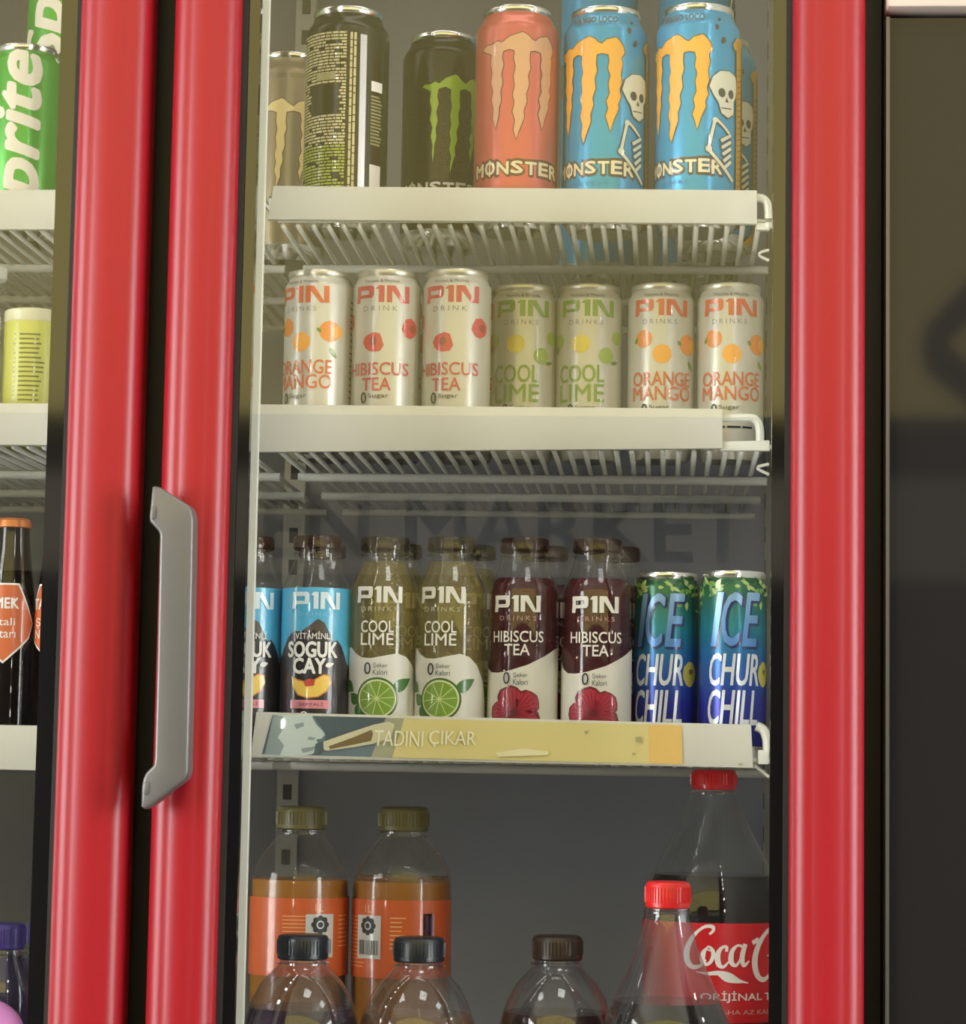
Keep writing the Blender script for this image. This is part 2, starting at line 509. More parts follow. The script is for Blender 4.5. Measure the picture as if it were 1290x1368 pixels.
# slotted uprights that carry the shelves
for x0, sgn in ((XR, -1), (CAB_L + 0.026, 1)):
    for y in (0.31, 0.50):
        up = cab('shelf_upright', (min(x0, x0 + sgn * 0.006), y, 0.32), (max(x0, x0 + sgn * 0.006), y + 0.022, 2.20), mat('upright_steel', rgb(190, 190, 186), 0.35, metal=0.4))
        bm = bmesh.new(); z = 0.36
        while z < 2.18:
            box(bm, (x0 + sgn * 0.0055 - 0.001, y + 0.008, z), (x0 + sgn * 0.0055 + 0.001, y + 0.014, z + 0.014)); z += 0.03
        bm_obj('slots', bm, mat('slot_grey', rgb(84, 84, 82), 0.6), up)['kind'] = 'stuff'


def stile_mesh(x0, x1, z0, z1, ridge):
    """upright door profile, softly crowned; ridge: +1 / -1 puts the fine step near that side"""
    w = x1 - x0; P = []
    yb, yf = 0.0, -0.036
    P.append((x0, yb))
    ra = 0.014
    P += [(x0 + ra - ra * cos(R_(a)), yf + 0.002 + ra - ra * sin(R_(a))) for a in (0, 12, 24, 36, 48, 60, 72, 82)]
    n = 12
    for i in range(n + 1):
        t = i / n; P.append((x0 + ra + (w - 2 * ra) * t, yf + 0.002 - 0.0022 * (1 - (2 * t - 1) ** 2)))
    P += [(x1 - ra + ra * cos(R_(a)), yf + 0.002 + ra - ra * sin(R_(a))) for a in (82, 72, 60, 48, 36, 24, 12, 0)]
    P += [(x1, yb)]
    bm = bmesh.new()
    A = [bm.verts.new((x, y, z0)) for x, y in P]; B = [bm.verts.new((x, y, z1)) for x, y in P]
    for i in range(len(P)): j = (i + 1) % len(P); bm.faces.new((A[i], A[j], B[j], B[i]))
    bm.faces.new(A[::-1]); bm.faces.new(B)
    bmesh.ops.recalc_face_normals(bm, faces=bm.faces)
    return bm


def make_door(x0, x1, wl, wr, bl, br):
    """bl / br: width of the black printed margin of the pane beside each stile"""
    d = thing('door', None, None); d.parent = cooler
    for a, b in ((x0, x0 + wl), (x1 - wr, x1)):
        s = bm_obj('stile', stile_mesh(a, b, Z_DB, Z_DT, 0), RED, d, 35)
    boxo('rail', (x0 + wl, -0.034, Z_DT - 0.06), (x1 - wr, 0.0, Z_DT), RED, d, 0.004)
    boxo('rail', (x0 + wl, -0.034, Z_DB), (x1 - wr, 0.0, Z_DB + 0.06), RED, d, 0.004)
    p = boxo('glass_pane', (x0 + wl, -0.012, Z_DB + 0.06), (x1 - wr, -0.007, Z_DT - 0.06), PANE, d)
    za, zb_ = Z_DB + 0.06, Z_DT - 0.06
    boxo('printed_margin', (x0 + wl, -0.0135, za), (bl, -0.006, zb_), BORDER, p)
    boxo('printed_margin', (br, -0.0135, za), (x1 - wr, -0.006, zb_), BORDER, p)
    for a in (x0 + wl, x1 - wr - 0.004):
        boxo('glazing_bead', (a, -0.017, za), (a + 0.004, -0.0135, zb_), GASKET, d)
    boxo('gasket', (x0 + 0.01, 0.0, Z_DB + 0.01), (x0 + 0.04, 0.011, Z_DT - 0.01), GASKET, d)
    boxo('gasket', (x1 - 0.04, 0.0, Z_DB + 0.01), (x1 - 0.01, 0.011, Z_DT - 0.01), GASKET, d)
    return d


px_w = lambda a, b, Y: at(b, 684, Y).x - at(a, 684, Y).x
PX = lambda a, Y: at(a, 684, Y).x
door_r = make_door(D_L, D_R, PX(300, -0.036) - D_L, D_R - PX(1057, -0.036), PX(331, -0.012), PX(1030, -0.012))
door_l = make_door(DL_L, DL_R, 0.049, DL_R - PX(80, -0.036), DL_L + 0.066, PX(60, -0.012))
# handle: a flat grip whose ends step outwards over the door edge
YH = -0.062
hp = [(203, 650), (207, 649), (214, 651), (252, 675), (256, 682), (258, 692), (257, 760), (254, 900), (251, 1030), (248, 1040), (240, 1047), (200, 1078), (193, 1081), (188, 1078),
      (189, 1050), (191, 1040), (194, 1033), (205, 1022), (206, 1012), (209, 900), (212, 760), (213, 714), (211, 709), (200, 697), (199, 690)]
H3 = [at(x, y, YH) for x, y in hp]
bm = bmesh.new()
fr = [bm.verts.new(p) for p in H3]; bk = [bm.verts.new((p.x, YH + 0.018, p.z)) for p in H3]
ff = bm.faces.new(fr); bm.faces.new(bk[::-1])
for i in range(len(fr)): j = (i + 1) % len(fr); bm.faces.new((fr[i], bk[i], bk[j], fr[j]))
bmesh.ops.recalc_face_normals(bm, faces=bm.faces)
bmesh.ops.bevel(bm, geom=list({e for e in ff.edges}), offset=0.0022, segments=3, affect='EDGES', profile=0.5)
hd = bm_obj('handle', bm, HANDLE, door_r, 40)
for zpix in ((234, 722), (228, 1008)):
    c = at(zpix[0], zpix[1], YH + 0.018)
    boxo('handle_mount', (c.x - 0.010, YH + 0.018, c.z - 0.018), (c.x + 0.010, -0.030, c.z + 0.018), HANDLE, hd, 0.002)
for a, b in (((203, 676), (208, 694)), ((193, 1044), (199, 1062))):
    p, q = at(a[0], a[1], YH), at(b[0], b[1], YH)
    boxo('end_clip', (p.x - 0.0006, YH - 0.0010, min(p.z, q.z)), (q.x, YH + 0.012, max(p.z, q.z)), HANDLE, hd, 0.0012)

# ================================================================= neighbouring cabinet at the right
nx0 = at(1183, 684, -0.02).x
nb = thing('display_cabinet', 'dark glass-fronted cabinet with beige header right of the red cooler', 'cabinet', (nx0, 0, 0))
zh = at(1235, 9, -0.03).z
boxo('body', (0, 0.0, 0.02), (0.62, 0.62, zh + 0.25), BLACK, nb)
dk = boxo('dark_pane', (0.002, -0.016, 0.15), (0.618, -0.002, zh - 0.004), mat('smoked_glass', rgb(34, 32, 32), 0.05, ior=1.38), nb)
boxo('edge_trim', (0.0, -0.020, 0.15), (0.0025, -0.002, zh - 0.004), mat('trim_grey', rgb(96, 95, 95), 0.35, metal=0.5), nb)
boxo('header_panel', (0.0, -0.030, zh), (0.62, -0.001, zh + 0.25), mat('beige_header', rgb(206, 192, 180), 0.5), nb, 0.003)

# ================================================================= shelves
SHELF_MESH = {}


def wire_mesh(ylen):
    k = round(ylen, 4)
    if k not in SHELF_MESH:
        bm = bmesh.new(); tube(bm, [(0, 0, 0), (0, ylen, 0)], 0.0021, 6)
        me = bpy.data.meshes.new('wire'); bm.to_mesh(me); bm.free(); me.materials.append(WIRE)
        me.polygons.foreach_set('use_smooth', [True] * len(me.polygons)); SHELF_MESH[k] = me
    return SHELF_MESH[k]


def make_shelf(x0, x1, z, label, group, yf=0.120, yb=0.555, pitch=0.0118):
    """z: the plane the goods stand on (tops of the wires)"""
    t = thing('wire_shelf', label, 'shelf', (x0, 0, z), 0, group)
    n = int((x1 - x0 - 0.008) / pitch)
    for i in range(n + 1):
        o = bpy.data.objects.new('wire', wire_mesh(yb - yf)); C.objects.link(o); o.parent = t
        o.location = (0.004 + i * pitch, yf, -0.0021)
    w = x1 - x0
    tubeo('cross_bar', [(0, yf + 0.0005, 0.0022), (w, yf + 0.0005, 0.0022)], 0.0018, WIRE, t)
    for y, r in ((0.262, 0.0036), (0.405, 0.0036), (yb - 0.004, 0.003)):
        tubeo('cross_bar', [(0, y, -0.0042 - r), (w, y, -0.0042 - r)], r, WIRE, t)
    return t


def rail_quad(tl, tr, br, bl, Y, depth=0.006, proud=0.0):
    bm = bmesh.new()
    F = [at(*p, Y - proud) for p in (tl, tr, br, bl)]
    a = [bm.verts.new(p) for p in F]; b = [bm.verts.new((p.x, Y + depth, p.z)) for p in F]
    bm.faces.new(a[::-1]); bm.faces.new(b)
    for i in range(4): j = (i + 1) % 4; bm.faces.new((a[i], a[j], b[j], b[i]))
    bmesh.ops.recalc_face_normals(bm, faces=bm.faces)
    bmesh.ops.bevel(bm, geom=list(bm.edges), offset=0.0007, segments=2, affect='EDGES', profile=0.5)
    return bm, F


def put_world(name, bm, m, t):
    bmesh.ops.translate(bm, verts=bm.verts, vec=-t.location)
    return bm_obj(name, bm, m, t, 40)


def hoop(t, pts, r=0.0032, Y=0.118):
    P = cr_spline([tuple(at(x, y, Y + dy)) for x, y, dy in pts], 5)
    bm = bmesh.new(); tube(bm, P, r, 8)
    return put_world('side_rail', bm, WIRE, t)


GS = 'wire shelves of the right compartment'
sh1 = make_shelf(XL + 0.001, at(1034, 684, 0.115).x, Z1, 'white wire shelf carrying the tall energy drink cans, topmost behind the right door', GS)
bm, F = rail_quad((365, 248), (1011, 254), (1011, 299), (357, 293), Y_RAIL); r1 = put_world('price_rail', bm, RAIL, sh1)
bm, _ = rail_quad((357, 292), (1014, 298), (1014, 308), (354, 303), Y_RAIL, 0.008, 0.004); put_world('rail_lip', bm, RAIL, r1)
hoop(sh1, [(1008, 264, 0), (1018, 265, 0), (1024, 271, 0), (1026, 284, 0), (1026, 305, 0)])
bm, _ = rail_quad((1010, 297), (1028, 298), (1028, 307), (1010, 307), Y_RAIL + 0.004, 0.006); put_world('end_bar', bm, WIRE, sh1)
hoop(sh1, [(1027, 334, 0.02), (1016, 337, 0.02), (1015, 342, 0.02), (1027, 348, 0.02)], 0.0012)

sh2 = make_shelf(XL + 0.001, at(1034, 684, 0.115).x, Z2, 'white wire shelf carrying the slim white cans, second from top behind the right door', GS)
bm, F = rail_quad((347, 540), (965, 546), (965, 599), (341, 604), Y_RAIL); r2 = put_world('price_rail', bm, RAIL, sh2)
bm, _ = rail_quad((341, 602), (966, 598), (966, 601), (340, 608), Y_RAIL, 0.008, 0.003); put_world('rail_lip', bm, RAIL, r2)
hoop(sh2, [(962, 559, 0), (1000, 558, 0), (1009, 561, 0), (1014, 570, 0), (1015, 590, 0)])
bm, _ = rail_quad((962, 590), (1028, 588), (1028, 602), (962, 602), Y_RAIL + 0.003, 0.006); put_world('end_bar', bm, WIRE, sh2)
hoop(sh2, [(1027, 620, 0.02), (1014, 623, 0.02), (1013, 627, 0.02), (1027, 634, 0.02)], 0.0012)

sh3 = make_shelf(XL + 0.001, at(1034, 684, 0.115).x, Z3, 'white wire shelf with yellow poster strip carrying glass bottles behind the right door', GS)
bm, F3 = rail_quad((342, 951), (1003, 968), (1006, 1026), (334, 1012), Y_RAIL); r3 = put_world('price_rail', bm, RAIL, sh3)
bm, _ = rail_quad((335, 1010), (1006, 1024), (1007, 1029), (334, 1016), Y_RAIL, 0.008, 0.003); put_world('rail_lip', bm, RAIL, r3)
bm, _ = rail_quad((341, 949), (1000, 966), (1000, 970), (341, 953), Y_RAIL, 0.008, 0.002); put_world('rail_lip', bm, RAIL, r3)
bm, _ = rail_quad((1001, 966), (1014, 965), (1014, 1024), (1003, 1026), Y_RAIL, 0.010, 0.003); put_world('end_cap', bm, RAIL, r3)
hoop(sh3, [(1010, 970, 0), (1019, 975, 0), (1024, 987, 0), (1025, 1004, 0)], 0.0036)
bm, _ = rail_quad((1012, 1002), (1027, 1002), (1027, 1021), (1012, 1021), Y_RAIL + 0.003, 0.006); put_world('end_bar', bm, WIRE, sh3)
hoop(sh3, [(1010, 1024, 0.01), (1027, 1038, 0.01)], 0.0012)

sh4 = make_shelf(XL + 0.001, at(1034, 684, 0.115).x, Z4, 'white wire shelf below the frame carrying the large bottles behind the right door', GS, yf=0.058)
XLL = CAB_L + 0.030
GL = 'wire shelves of the left compartment'
lefts = []
for z, lab, q, y0 in ((Z1, 'white wire shelf under the green cans behind the left door', ((-40, 253), (77, 253.5), (76, 307), (-40, 306)), 0.120),
                  (Z2, 'white wire shelf under the yellow green container behind the left door', ((-40, 538), (69, 539), (67, 595), (-40, 594)), 0.120),
                  (Z3, 'white wire shelf with pale yellow strip under brown bottles behind the left door', ((-40, 968), (52, 969), (50, 1030), (-40, 1027)), 0.120),
                  (Z4, 'white wire shelf under the purple bottles behind the left door', None, 0.058)):
    t = make_shelf(XLL + 0.004, XL - 0.014, z, lab, GL, yf=y0); lefts.append(t)
    if q:
        bm = bmesh.new(); P = [at(*p, Y_RAIL) for p in q]
        xl = XLL + 0.004
        zt, zbm = (P[0].z + P[1].z) / 2, (P[2].z + P[3].z) / 2
        box(bm, (xl, Y_RAIL, zbm), (P[1].x, Y_RAIL + 0.006, zt), 0.0008)
        rr = put_world('price_rail', bm, RAIL, t)
        bm = bmesh.new(); box(bm, (xl, Y_RAIL - 0.004, zbm - 0.001), (P[1].x, Y_RAIL + 0.004, zbm + 0.006), 0.0008)
        put_world('rail_lip', bm, RAIL, rr)
        if z == Z3:
            bm = bmesh.new(); box(bm, (xl, Y_RAIL - 0.0012, zbm + 0.007), (at(39, 1000, Y_RAIL).x, Y_RAIL + 0.001, zt - 0.004))
            put_world('poster_strip', bm, ink('pale_yellow_paper', 222, 224, 172, 0.5), rr)

# poster strip printed on the third rail
TL, TR, BR_, BL_ = [Vector((p.x, Y_RAIL, p.z)) - sh3.location for p in F3]


def on_rail(u, v, lift):           # u 0..1000 along, v 0..100 up
    a = BL_.lerp(BR_, u / 1000); b = TL.lerp(TR, u / 1000); p = a.lerp(b, v / 100)
    return Vector((p.x, p.y - lift, p.z))


def PU(px, py):                    # picture position on the strip -> (u, v)
    u = (px - 338) / (1004.5 - 338) * 1000
    yt = 951 + (968 - 951) * u / 1000; yb = 1012 + (1026 - 1012) * u / 1000
    return (u, (yb - py) / (yb - yt) * 100)


def PP(*pts): return [[PU(*p) for p in pts]]


gB = ink('poster_slate', 104, 122, 130); gD = ink('poster_dark_slate', 78, 92, 98); fC = ink('poster_pale_skin', 190, 202, 196); fS = ink('poster_grey_skin', 138, 150, 148)
yl = ink('poster_yellow', 216, 203, 140); yo = ink('poster_orange', 226, 188, 112); bt = ink('poster_bottle_brown', 120, 100, 66); bl2 = ink('poster_bottle_pale', 206, 200, 168)
mid = ink('poster_mid', 166, 166, 140)
face = [(357, 1010), (360, 985), (362, 958), (372, 956), (414, 956), (418, 962), (422, 968), (432, 977), (435, 982), (431, 987), (424, 988), (427, 993), (424, 997), (427, 1002), (422, 1007), (410, 1010), (400, 1011)]
printed('poster_strip', [
    (PP((361, 955.5), (530, 960), (530, 1012), (353, 1007.5)), gB),
    (PP((416, 956.5), (520, 959), (470, 985), (436, 990), (436, 980), (424, 966)), gD),
    (PP((515, 959), (560, 960), (560, 1012), (500, 1011)), mid),
    (PP((540, 960), (870, 968), (870, 1020), (528, 1012)), yl),
    (PP((868, 968), (912, 969), (912, 1021), (868, 1020)), yo),
    (PP(*face), fC),
    (PP((357, 1008), (360, 985), (362, 957), (376, 957), (380, 970), (372, 985), (382, 996), (378, 1009)), fS),
    (PP((392, 968), (404, 965), (406, 970), (396, 974)) + PP((414, 984), (424, 986), (420, 989), (412, 988)) + PP((405, 1000), (425, 997), (420, 1003), (408, 1006)), fS),
    (PP((433, 1000), (434, 991), (470, 978), (500, 968), (520, 964), (528, 968), (524, 986), (500, 994), (470, 999), (440, 1003)), bl2),
    (PP((442, 997), (474, 985), (497, 975), (500, 980), (498, 990), (470, 996), (444, 1001)), bt),
    (PP((424, 994), (434, 990), (436, 1003), (430, 1009), (424, 1004)), gD),
    (text('TADINI', 98, 34, *PU(535, 986.5)) + text('ÇIKAR', 94, 38, *PU(607, 988)), ink('poster_cream', 236, 232, 206)),
    ([[PU(665, 1006), PU(700, 1000), PU(735, 1004), PU(735, 1009), PU(670, 1011)]], ink('poster_worn', 226, 218, 176)),
    (PP((783, 977), (788, 976), (787, 980), (783, 981)) + PP((850, 985), (858, 984), (858, 992), (851, 992)) + PP((846, 1006), (850, 1006), (849, 1009), (846, 1009)) + PP((985, 1020), (991, 1020), (991, 1022), (985, 1022)), ink('poster_smudge', 168, 160, 118)),
], on_rail, r3, 20)
r3.children[-1].location = (0, 0, 0)


# ================================================================= cans
def can_profile(R, H, neck):
    """body of a drinks can: domed foot, straight wall, shoulder, neck"""
    rn = R - neck
    wall = [(0.0, 0.006), (R * 0.55, 0.0045), (R * 0.74, 0.0), (R * 0.80, 0.0), (R * 0.90, 0.004), (R * 0.975, 0.008), (R, 0.0125)]
    sh = H - neck * 2.1 - 0.006
    wall += [(R, 0.04), (R, sh)]
    wall += [(R - neck * (1 - cos(pi * t)) / 2, sh + (H - 0.005 - sh) * t) for t in (0.2, 0.4, 0.6, 0.8, 1.0)]
    return wall, rn, sh


def make_can(name, label, cat, R, H, neck, body_mat, rim=ALU, group=None):
    t = thing(name, label, cat, (0, 0, 0), 0, group)
    wall, rn, sh = can_profile(R, H, neck)
    latheo('body', wall[6:], body_mat, t, 48)
    latheo('foot', wall[:7], rim, t, 48)
    ld = latheo('lid', [(rn - 0.0002, H - 0.0055), (rn + 0.0007, H - 0.004), (rn + 0.0009, H - 0.0012), (rn + 0.0003, H), (rn - 0.0012, H), (rn - 0.0018, H - 0.002), (rn - 0.003, H - 0.006), (rn * 0.4, H - 0.0055), (0, H - 0.0055)], rim, t, 48)
    bm = bmesh.new(); box(bm, (-0.0065, -0.004, H - 0.0052), (0.0065, 0.016, H - 0.004), 0.0005)
    bm_obj('pull_tab', bm, rim, ld, 40)
    return t


# --- claw emblem of the tall cans (mm, middle claw at u = 0, top peak at v = 0)
CLAW = [(-36, -12), (-31, -8.5), (-26, -9), (-21, -6.5), (-17, -8), (-11, -3.5), (-5, -1.5), (-1, 0), (3, -2), (6, -5), (9, -6.5), (13, -3), (17, -2), (20, -1), (23, -4), (26, -8), (27, -13),
        (24.5, -17), (25.5, -22), (24, -30), (25, -37), (23, -43), (24.5, -48), (22, -54), (22.5, -58), (19, -66), (16, -76), (14.5, -70), (12.5, -64), (14.5, -58), (13, -52), (15.5, -46), (14.5, -38), (16, -32), (14, -26), (15, -20), (14, -15),
        (9, -14), (5, -15), (4.5, -22), (5.5, -28), (3.5, -34), (4.5, -42), (2, -49), (3, -55), (0.5, -62), (1, -68), (-2, -76), (-5, -85), (-7, -78), (-6, -70), (-8, -63), (-6.5, -56), (-8, -50), (-6.5, -43), (-7.5, -35), (-6, -28), (-7.5, -21), (-7, -15),
        (-11, -13.5), (-16, -15), (-17, -20), (-15.5, -26), (-17.5, -33), (-16, -40), (-18, -47), (-17, -54), (-19, -60), (-19, -66), (-21.5, -76), (-24, -68), (-23.5, -60), (-25.5, -53), (-24, -46), (-26.5, -39), (-25, -31), (-27, -24), (-26, -17), (-30, -15)]


def claw_layers(cx, top, fill, line, u_sc=1.0, thin=0.0):
    P = [(cx + x * u_sc, top + y) for x, y in CLAW]
    if thin: P = grow(P, -thin)
    return [([grow(P, 0.75)], line), ([P], fill)]


def monster_word(cx, cy, w, fill, line):
    L = []
    hs = [11, 11.5, 10.5, 10.5, 10.5, 11, 11.5]; s = 'MONSTER'; n = len(s); cw = w / n
    front = []; back = []
    for i, ch in enumerate(s):
        x = cx + (i - (n - 1) / 2) * cw; y = cy - 0.06 * ((i - 3) ** 2) * 0.6 + (0.5 if i % 2 else 0)
        back += text(ch, cw * 0.98, hs[i] * 1.10, x, y, bold=0.10, res=2); front += text(ch, cw * 0.80, hs[i] * 0.9, x, y, bold=0.035, res=2)
        if ch == 'O':
            front += bar(x, y - 6.5, x, y + 6.5, 1.3); back += bar(x, y - 7.3, x, y + 7.3, 2.6)
    return [(back, line), (front, fill)]


RM, HM, NM = 0.0330, 0.170, 0.0062           # tall can
YC1 = 0.158                                   # centre line of the first row
HM = at(690, 6, YC1 - 0.026).z - Z1
cream = ink('claw_cream', 226, 196, 150); pinkline = ink('claw_line', 96, 40, 36); wordcream = ink('word_cream', 236, 224, 190)
ly = claw_layers(7, HM * 1000 - 24, ink('claw_pale_peach', 222, 166, 134), pinkline) + monster_word(3, 45, 78, wordcream, pinkline) + \
    [(text('ENERGY', 26, 3.2, 5, 31, space=1.8), ink('small_rose', 200, 110, 96))]
tall_pink = make_can('energy_drink_can', 'tall coral pink can with claw emblem on the top shelf', 'can', RM, HM, NM, mat('coral_can', rgb(210, 106, 98), 0.28, metal=0.25), group='tall energy drink cans')
printed('claw_emblem', ly[:2], on_cyl(RM), tall_pink); printed('lettering', ly[2:], on_cyl(RM - 0.0001), tall_pink)

blueM = mat('sky_blue_can', rgb(62, 158, 206), 0.26, metal=0.3)
orange = ink('claw_orange', 246, 176, 72); navyline = ink('claw_navy', 66, 52, 58); gold = ink('frame_gold', 206, 152, 52); goldD = ink('frame_dark_gold', 150, 98, 34)
bone = ink('bone', 226, 224, 206); boneD = ink('bone_shadow', 62, 60, 66)
tall_blue = make_can('energy_drink_can', 'x', 'can', RM, HM, NM, blueM, group='tall energy drink cans')
printed('claw_emblem', claw_layers(-11, HM * 1000 - 26, orange, navyline), on_cyl(RM), tall_blue)
printed('lettering', monster_word(-10, 46, 72, wordcream, navyline) + [(text('MANGO LOCO', 36, 4.6, -8, HM * 1000 - 13, bold=0.03), navyline), (text('ENERGY', 28, 2.6, -10, 34, space=1.8), ink('small_teal', 34, 110, 160))], on_cyl(RM - 0.0001), tall_blue)
sk = []
su, sv = 28, HM * 1000 - 74
ribs = []
for k in range(5): ribs += bar(su - 4 + k * 0.8, sv - 36 - k * 5.2, su + 6, sv - 30 - k * 5.2, 2.6)
ribsD = []
for k in range(5): ribsD += bar(su - 5 + k * 0.8, sv - 36.6 - k * 5.2, su + 6.6, sv - 30 - k * 5.2, 4.0)
arm = bar(su - 9.5, sv - 21, su - 14, sv - 42, 2.4) + bar(su - 13, sv - 45, su + 8, sv - 66, 2.6) + bar(su - 8, sv - 19, su + 4, sv - 29, 2.2) + disc(su - 14, sv - 43, 2.6) + disc(su - 9, sv - 20, 2.2)
armD = bar(su - 9.5, sv - 21, su - 14, sv - 42, 3.8) + bar(su - 13, sv - 45, su + 8, sv - 66, 4.0) + bar(su - 8, sv - 19, su + 4, sv - 29, 3.6) + disc(su - 14, sv - 43, 3.3)
skull = [[(su + 1.25 * (x_ - su), y_) for x_, y_ in q_] for q_ in [[(su - 9, sv + 14), (su - 4, sv + 19), (su + 3, sv + 20), (su + 9, sv + 17), (su + 11, sv + 8), (su + 9, sv), (su + 7, sv - 3), (su + 7, sv - 13), (su + 2, sv - 17), (su - 3, sv - 14), (su - 5, sv - 6), (su - 8, sv - 1), (su - 11, sv + 6)]]]
skl = [(armD + ribsD + [grow(skull[0], 0.8)], boneD), (arm + ribs + skull, bone),
       (disc(su - 3.5, sv + 2, 3.2, 3.6) + disc(su + 5.5, sv + 2, 3, 3.6) + [[(su + 1, sv - 1), (su + 3, sv - 5), (su - 0.5, sv - 5)]] + bar(su - 4, sv - 10, su + 6, sv - 9.5, 0.8), boneD)]
gx = su + 12
posts = rect(gx, 6, gx + 9, HM * 1000 - 28) + [[(gx - 5, HM * 1000 - 32), (gx, HM * 1000 - 26), (gx + 12, HM * 1000 - 24), (gx + 14, HM * 1000 - 30), (gx + 9, HM * 1000 - 36), (gx - 2, HM * 1000 - 36)]] + [[(gx - 14, 5), (gx, 16), (gx + 2, 5)]]
rings = []
for k in range(26): rings += bar(gx + 1, 10 + k * 4.6, gx + 8, 12.5 + k * 4.6, 0.9)
printed('frame_picture', [(posts, gold), (rings, goldD), (rect(gx + 9, 6, gx + 40, HM * 1000 - 30), ink('side_teal_brown', 120, 96, 50))], on_cyl(RM), tall_blue, up=0.0010)
printed('skeleton_picture', skl, on_cyl(RM), tall_blue, up=0.0004)
printed('bats', [(blob(20, HM * 1000 - 20, 2.2, 7, .5, 3) + blob(26, HM * 1000 - 30, 2.6, 7, .5, 5) + blob(22, HM * 1000 - 14, 1.6, 7, .5, 8), navyline)], on_cyl(RM), tall_blue)

blackM = mat('black_can', rgb(22, 22, 20), 0.24, metal=0.3)
limeM = ink('claw_lime', 150, 196, 52)
tall_black = make_can('energy_drink_can', 'tall black can with lime green claw emblem on the top shelf', 'can', RM, HM, NM, blackM, group='tall energy drink cans')
printed('claw_emblem', claw_layers(16, HM * 1000 - 36, limeM, INK, 0.85, 1.3), on_cyl(RM), tall_black)
printed('lettering', monster_word(0, 45, 74, WHITE, INK) + [(text('ENERGY', 30, 3.2, 0, 30, space=1.8), limeM)], on_cyl(RM - 0.0001), tall_black)

greyM = mat('warm_grey_can', rgb(146, 132, 108), 0.3, metal=0.4)
tall_grey = make_can('energy_drink_can', 'tall warm grey can with cream claw emblem at the left end of the top shelf', 'can', RM, HM, NM, greyM, group='tall energy drink cans')
printed('claw_emblem', claw_layers(2, HM * 1000 - 40, ink('claw_gold_cream', 232, 206, 140), pinkline, 0.95, 1.7), on_cyl(RM), tall_grey)
printed('shoulder_band', [(rect(-40, HM * 1000 - 24, 40, HM * 1000 - 20), ink('band_grey', 110, 98, 78))], on_cyl(RM), tall_grey)
printed('lettering', monster_word(0, 45, 74, WHITE, INK), on_cyl(RM), tall_grey)

# black can turned to its small print
tall_text = make_can('energy_drink_can', 'tall black can turned to its small print and silver stripe on the top shelf', 'can', RM, HM, NM, blackM, group='tall energy drink cans')
q = random.Random(3); T1 = HM * 1000 - 24
wa, wg, wb = [], [], []
v = T1
row = 0
while v > 12:
    u = -38.0
    while u < 13:
        L = q.uniform(2.5, 7.5); L = min(L, 14 - u)
        hole = (T1 - 66 < v < T1 - 40) and (-22 < u < 6)
        if L > 1.2 and not hole and q.random() > 0.05:
            (wg if v < 62 else wa).extend(rect(u, v, u + L - 0.7, v + 1.55))
        u += L
    v -= 2.45
for u in (16.0, 19.0):
    v = T1 + 1
    while v > 10:
        L = q.uniform(4, 10); wb += rect(u, v - L + 0.8, u + 1.9, v); v -= L
cs = []
for k in range(15): cs += rect(34, T1 - 49 - k * 2.7, 34 + q.uniform(9, 13), T1 - 47.4 - k * 2.7)
printed('small_print', [(wa + wb, ink('print_cream', 190, 180, 136)), (wg, ink('print_lime', 156, 166, 66)), (rect(-12, T1 - 37, 5, T1 - 31), ink('print_box', 150, 142, 100))], on_cyl(RM), tall_text)
printed('silver_stripe', [(rect(24, 8, 29.5, T1), mat('silver_ink', rgb(176, 174, 180), 0.25, metal=0.6))], on_cyl(RM), tall_text)
printed('nutrition_table', [(rect(34, 28, 46, 50), ink('code_white', 220, 218, 208)), (cs, ink('table_green', 130, 134, 92)), (rect(34, T1 - 44, 46, T1 - 36), WHITE)], on_cyl(RM), tall_text)


def put(root, px, ptop, z, H, Yguess=None, rz=0.0, label=None, copy=True):
    """stand a thing on height z so that its top shows at pixel (px, ptop); the depth follows from that"""
    if Yguess is None:
        lo, hi = 0.10, 0.50
        for _ in range(40):
            md = (lo + hi) / 2
            if at(px, ptop, md).z > z + H: lo, hi = lo, md
            else: lo = md
        Y = (lo + hi) / 2
        # above the horizon a nearer plane gives a lower point: make sure the search ran the right way
    else: Y = Yguess
    p = at(px, (ptop if Yguess is None else ptop), Y)
    o = copy_tree(root) if copy else root
    return place(o, (p.x, Y, z), rz, label)


def turn(px, Y):     # rotation that makes a printed front face the viewer at that spot
    p = at(px, 600, Y); return math.atan2(p.x - CAM.x, Y - CAM.y) * -1.0


def stand(root, px, py, Y, z, rz=0.0, label=None, copy=True):
    p = at(px, py, Y)
    o = copy_tree(root) if copy else root
    return place(o, (p.x, Y, z), rz, label)


stand(tall_grey, 386, 160, 0.285, Z1, R_(-4), None, False)
stand(tall_text, 463, 130, 0.159, Z1, R_(-17), None, False)
stand(tall_black, 591, 150, 0.228, Z1, R_(-3), None, False)
stand(tall_pink, 690, 130, YC1, Z1, R_(0), None, False)
stand(tall_blue, 808, 130, YC1 + 0.004, Z1, R_(0), 'tall sky blue can with orange claw, beside the coral pink can', False)
stand(tall_blue, 932, 130, YC1 - 0.002, Z1, R_(-10), 'tall sky blue can with orange claw, nearest the right end of the top shelf')
stand(tall_blue, 955, 130, 0.245, Z1, R_(-6), 'tall sky blue can half hidden behind the rightmost blue can')
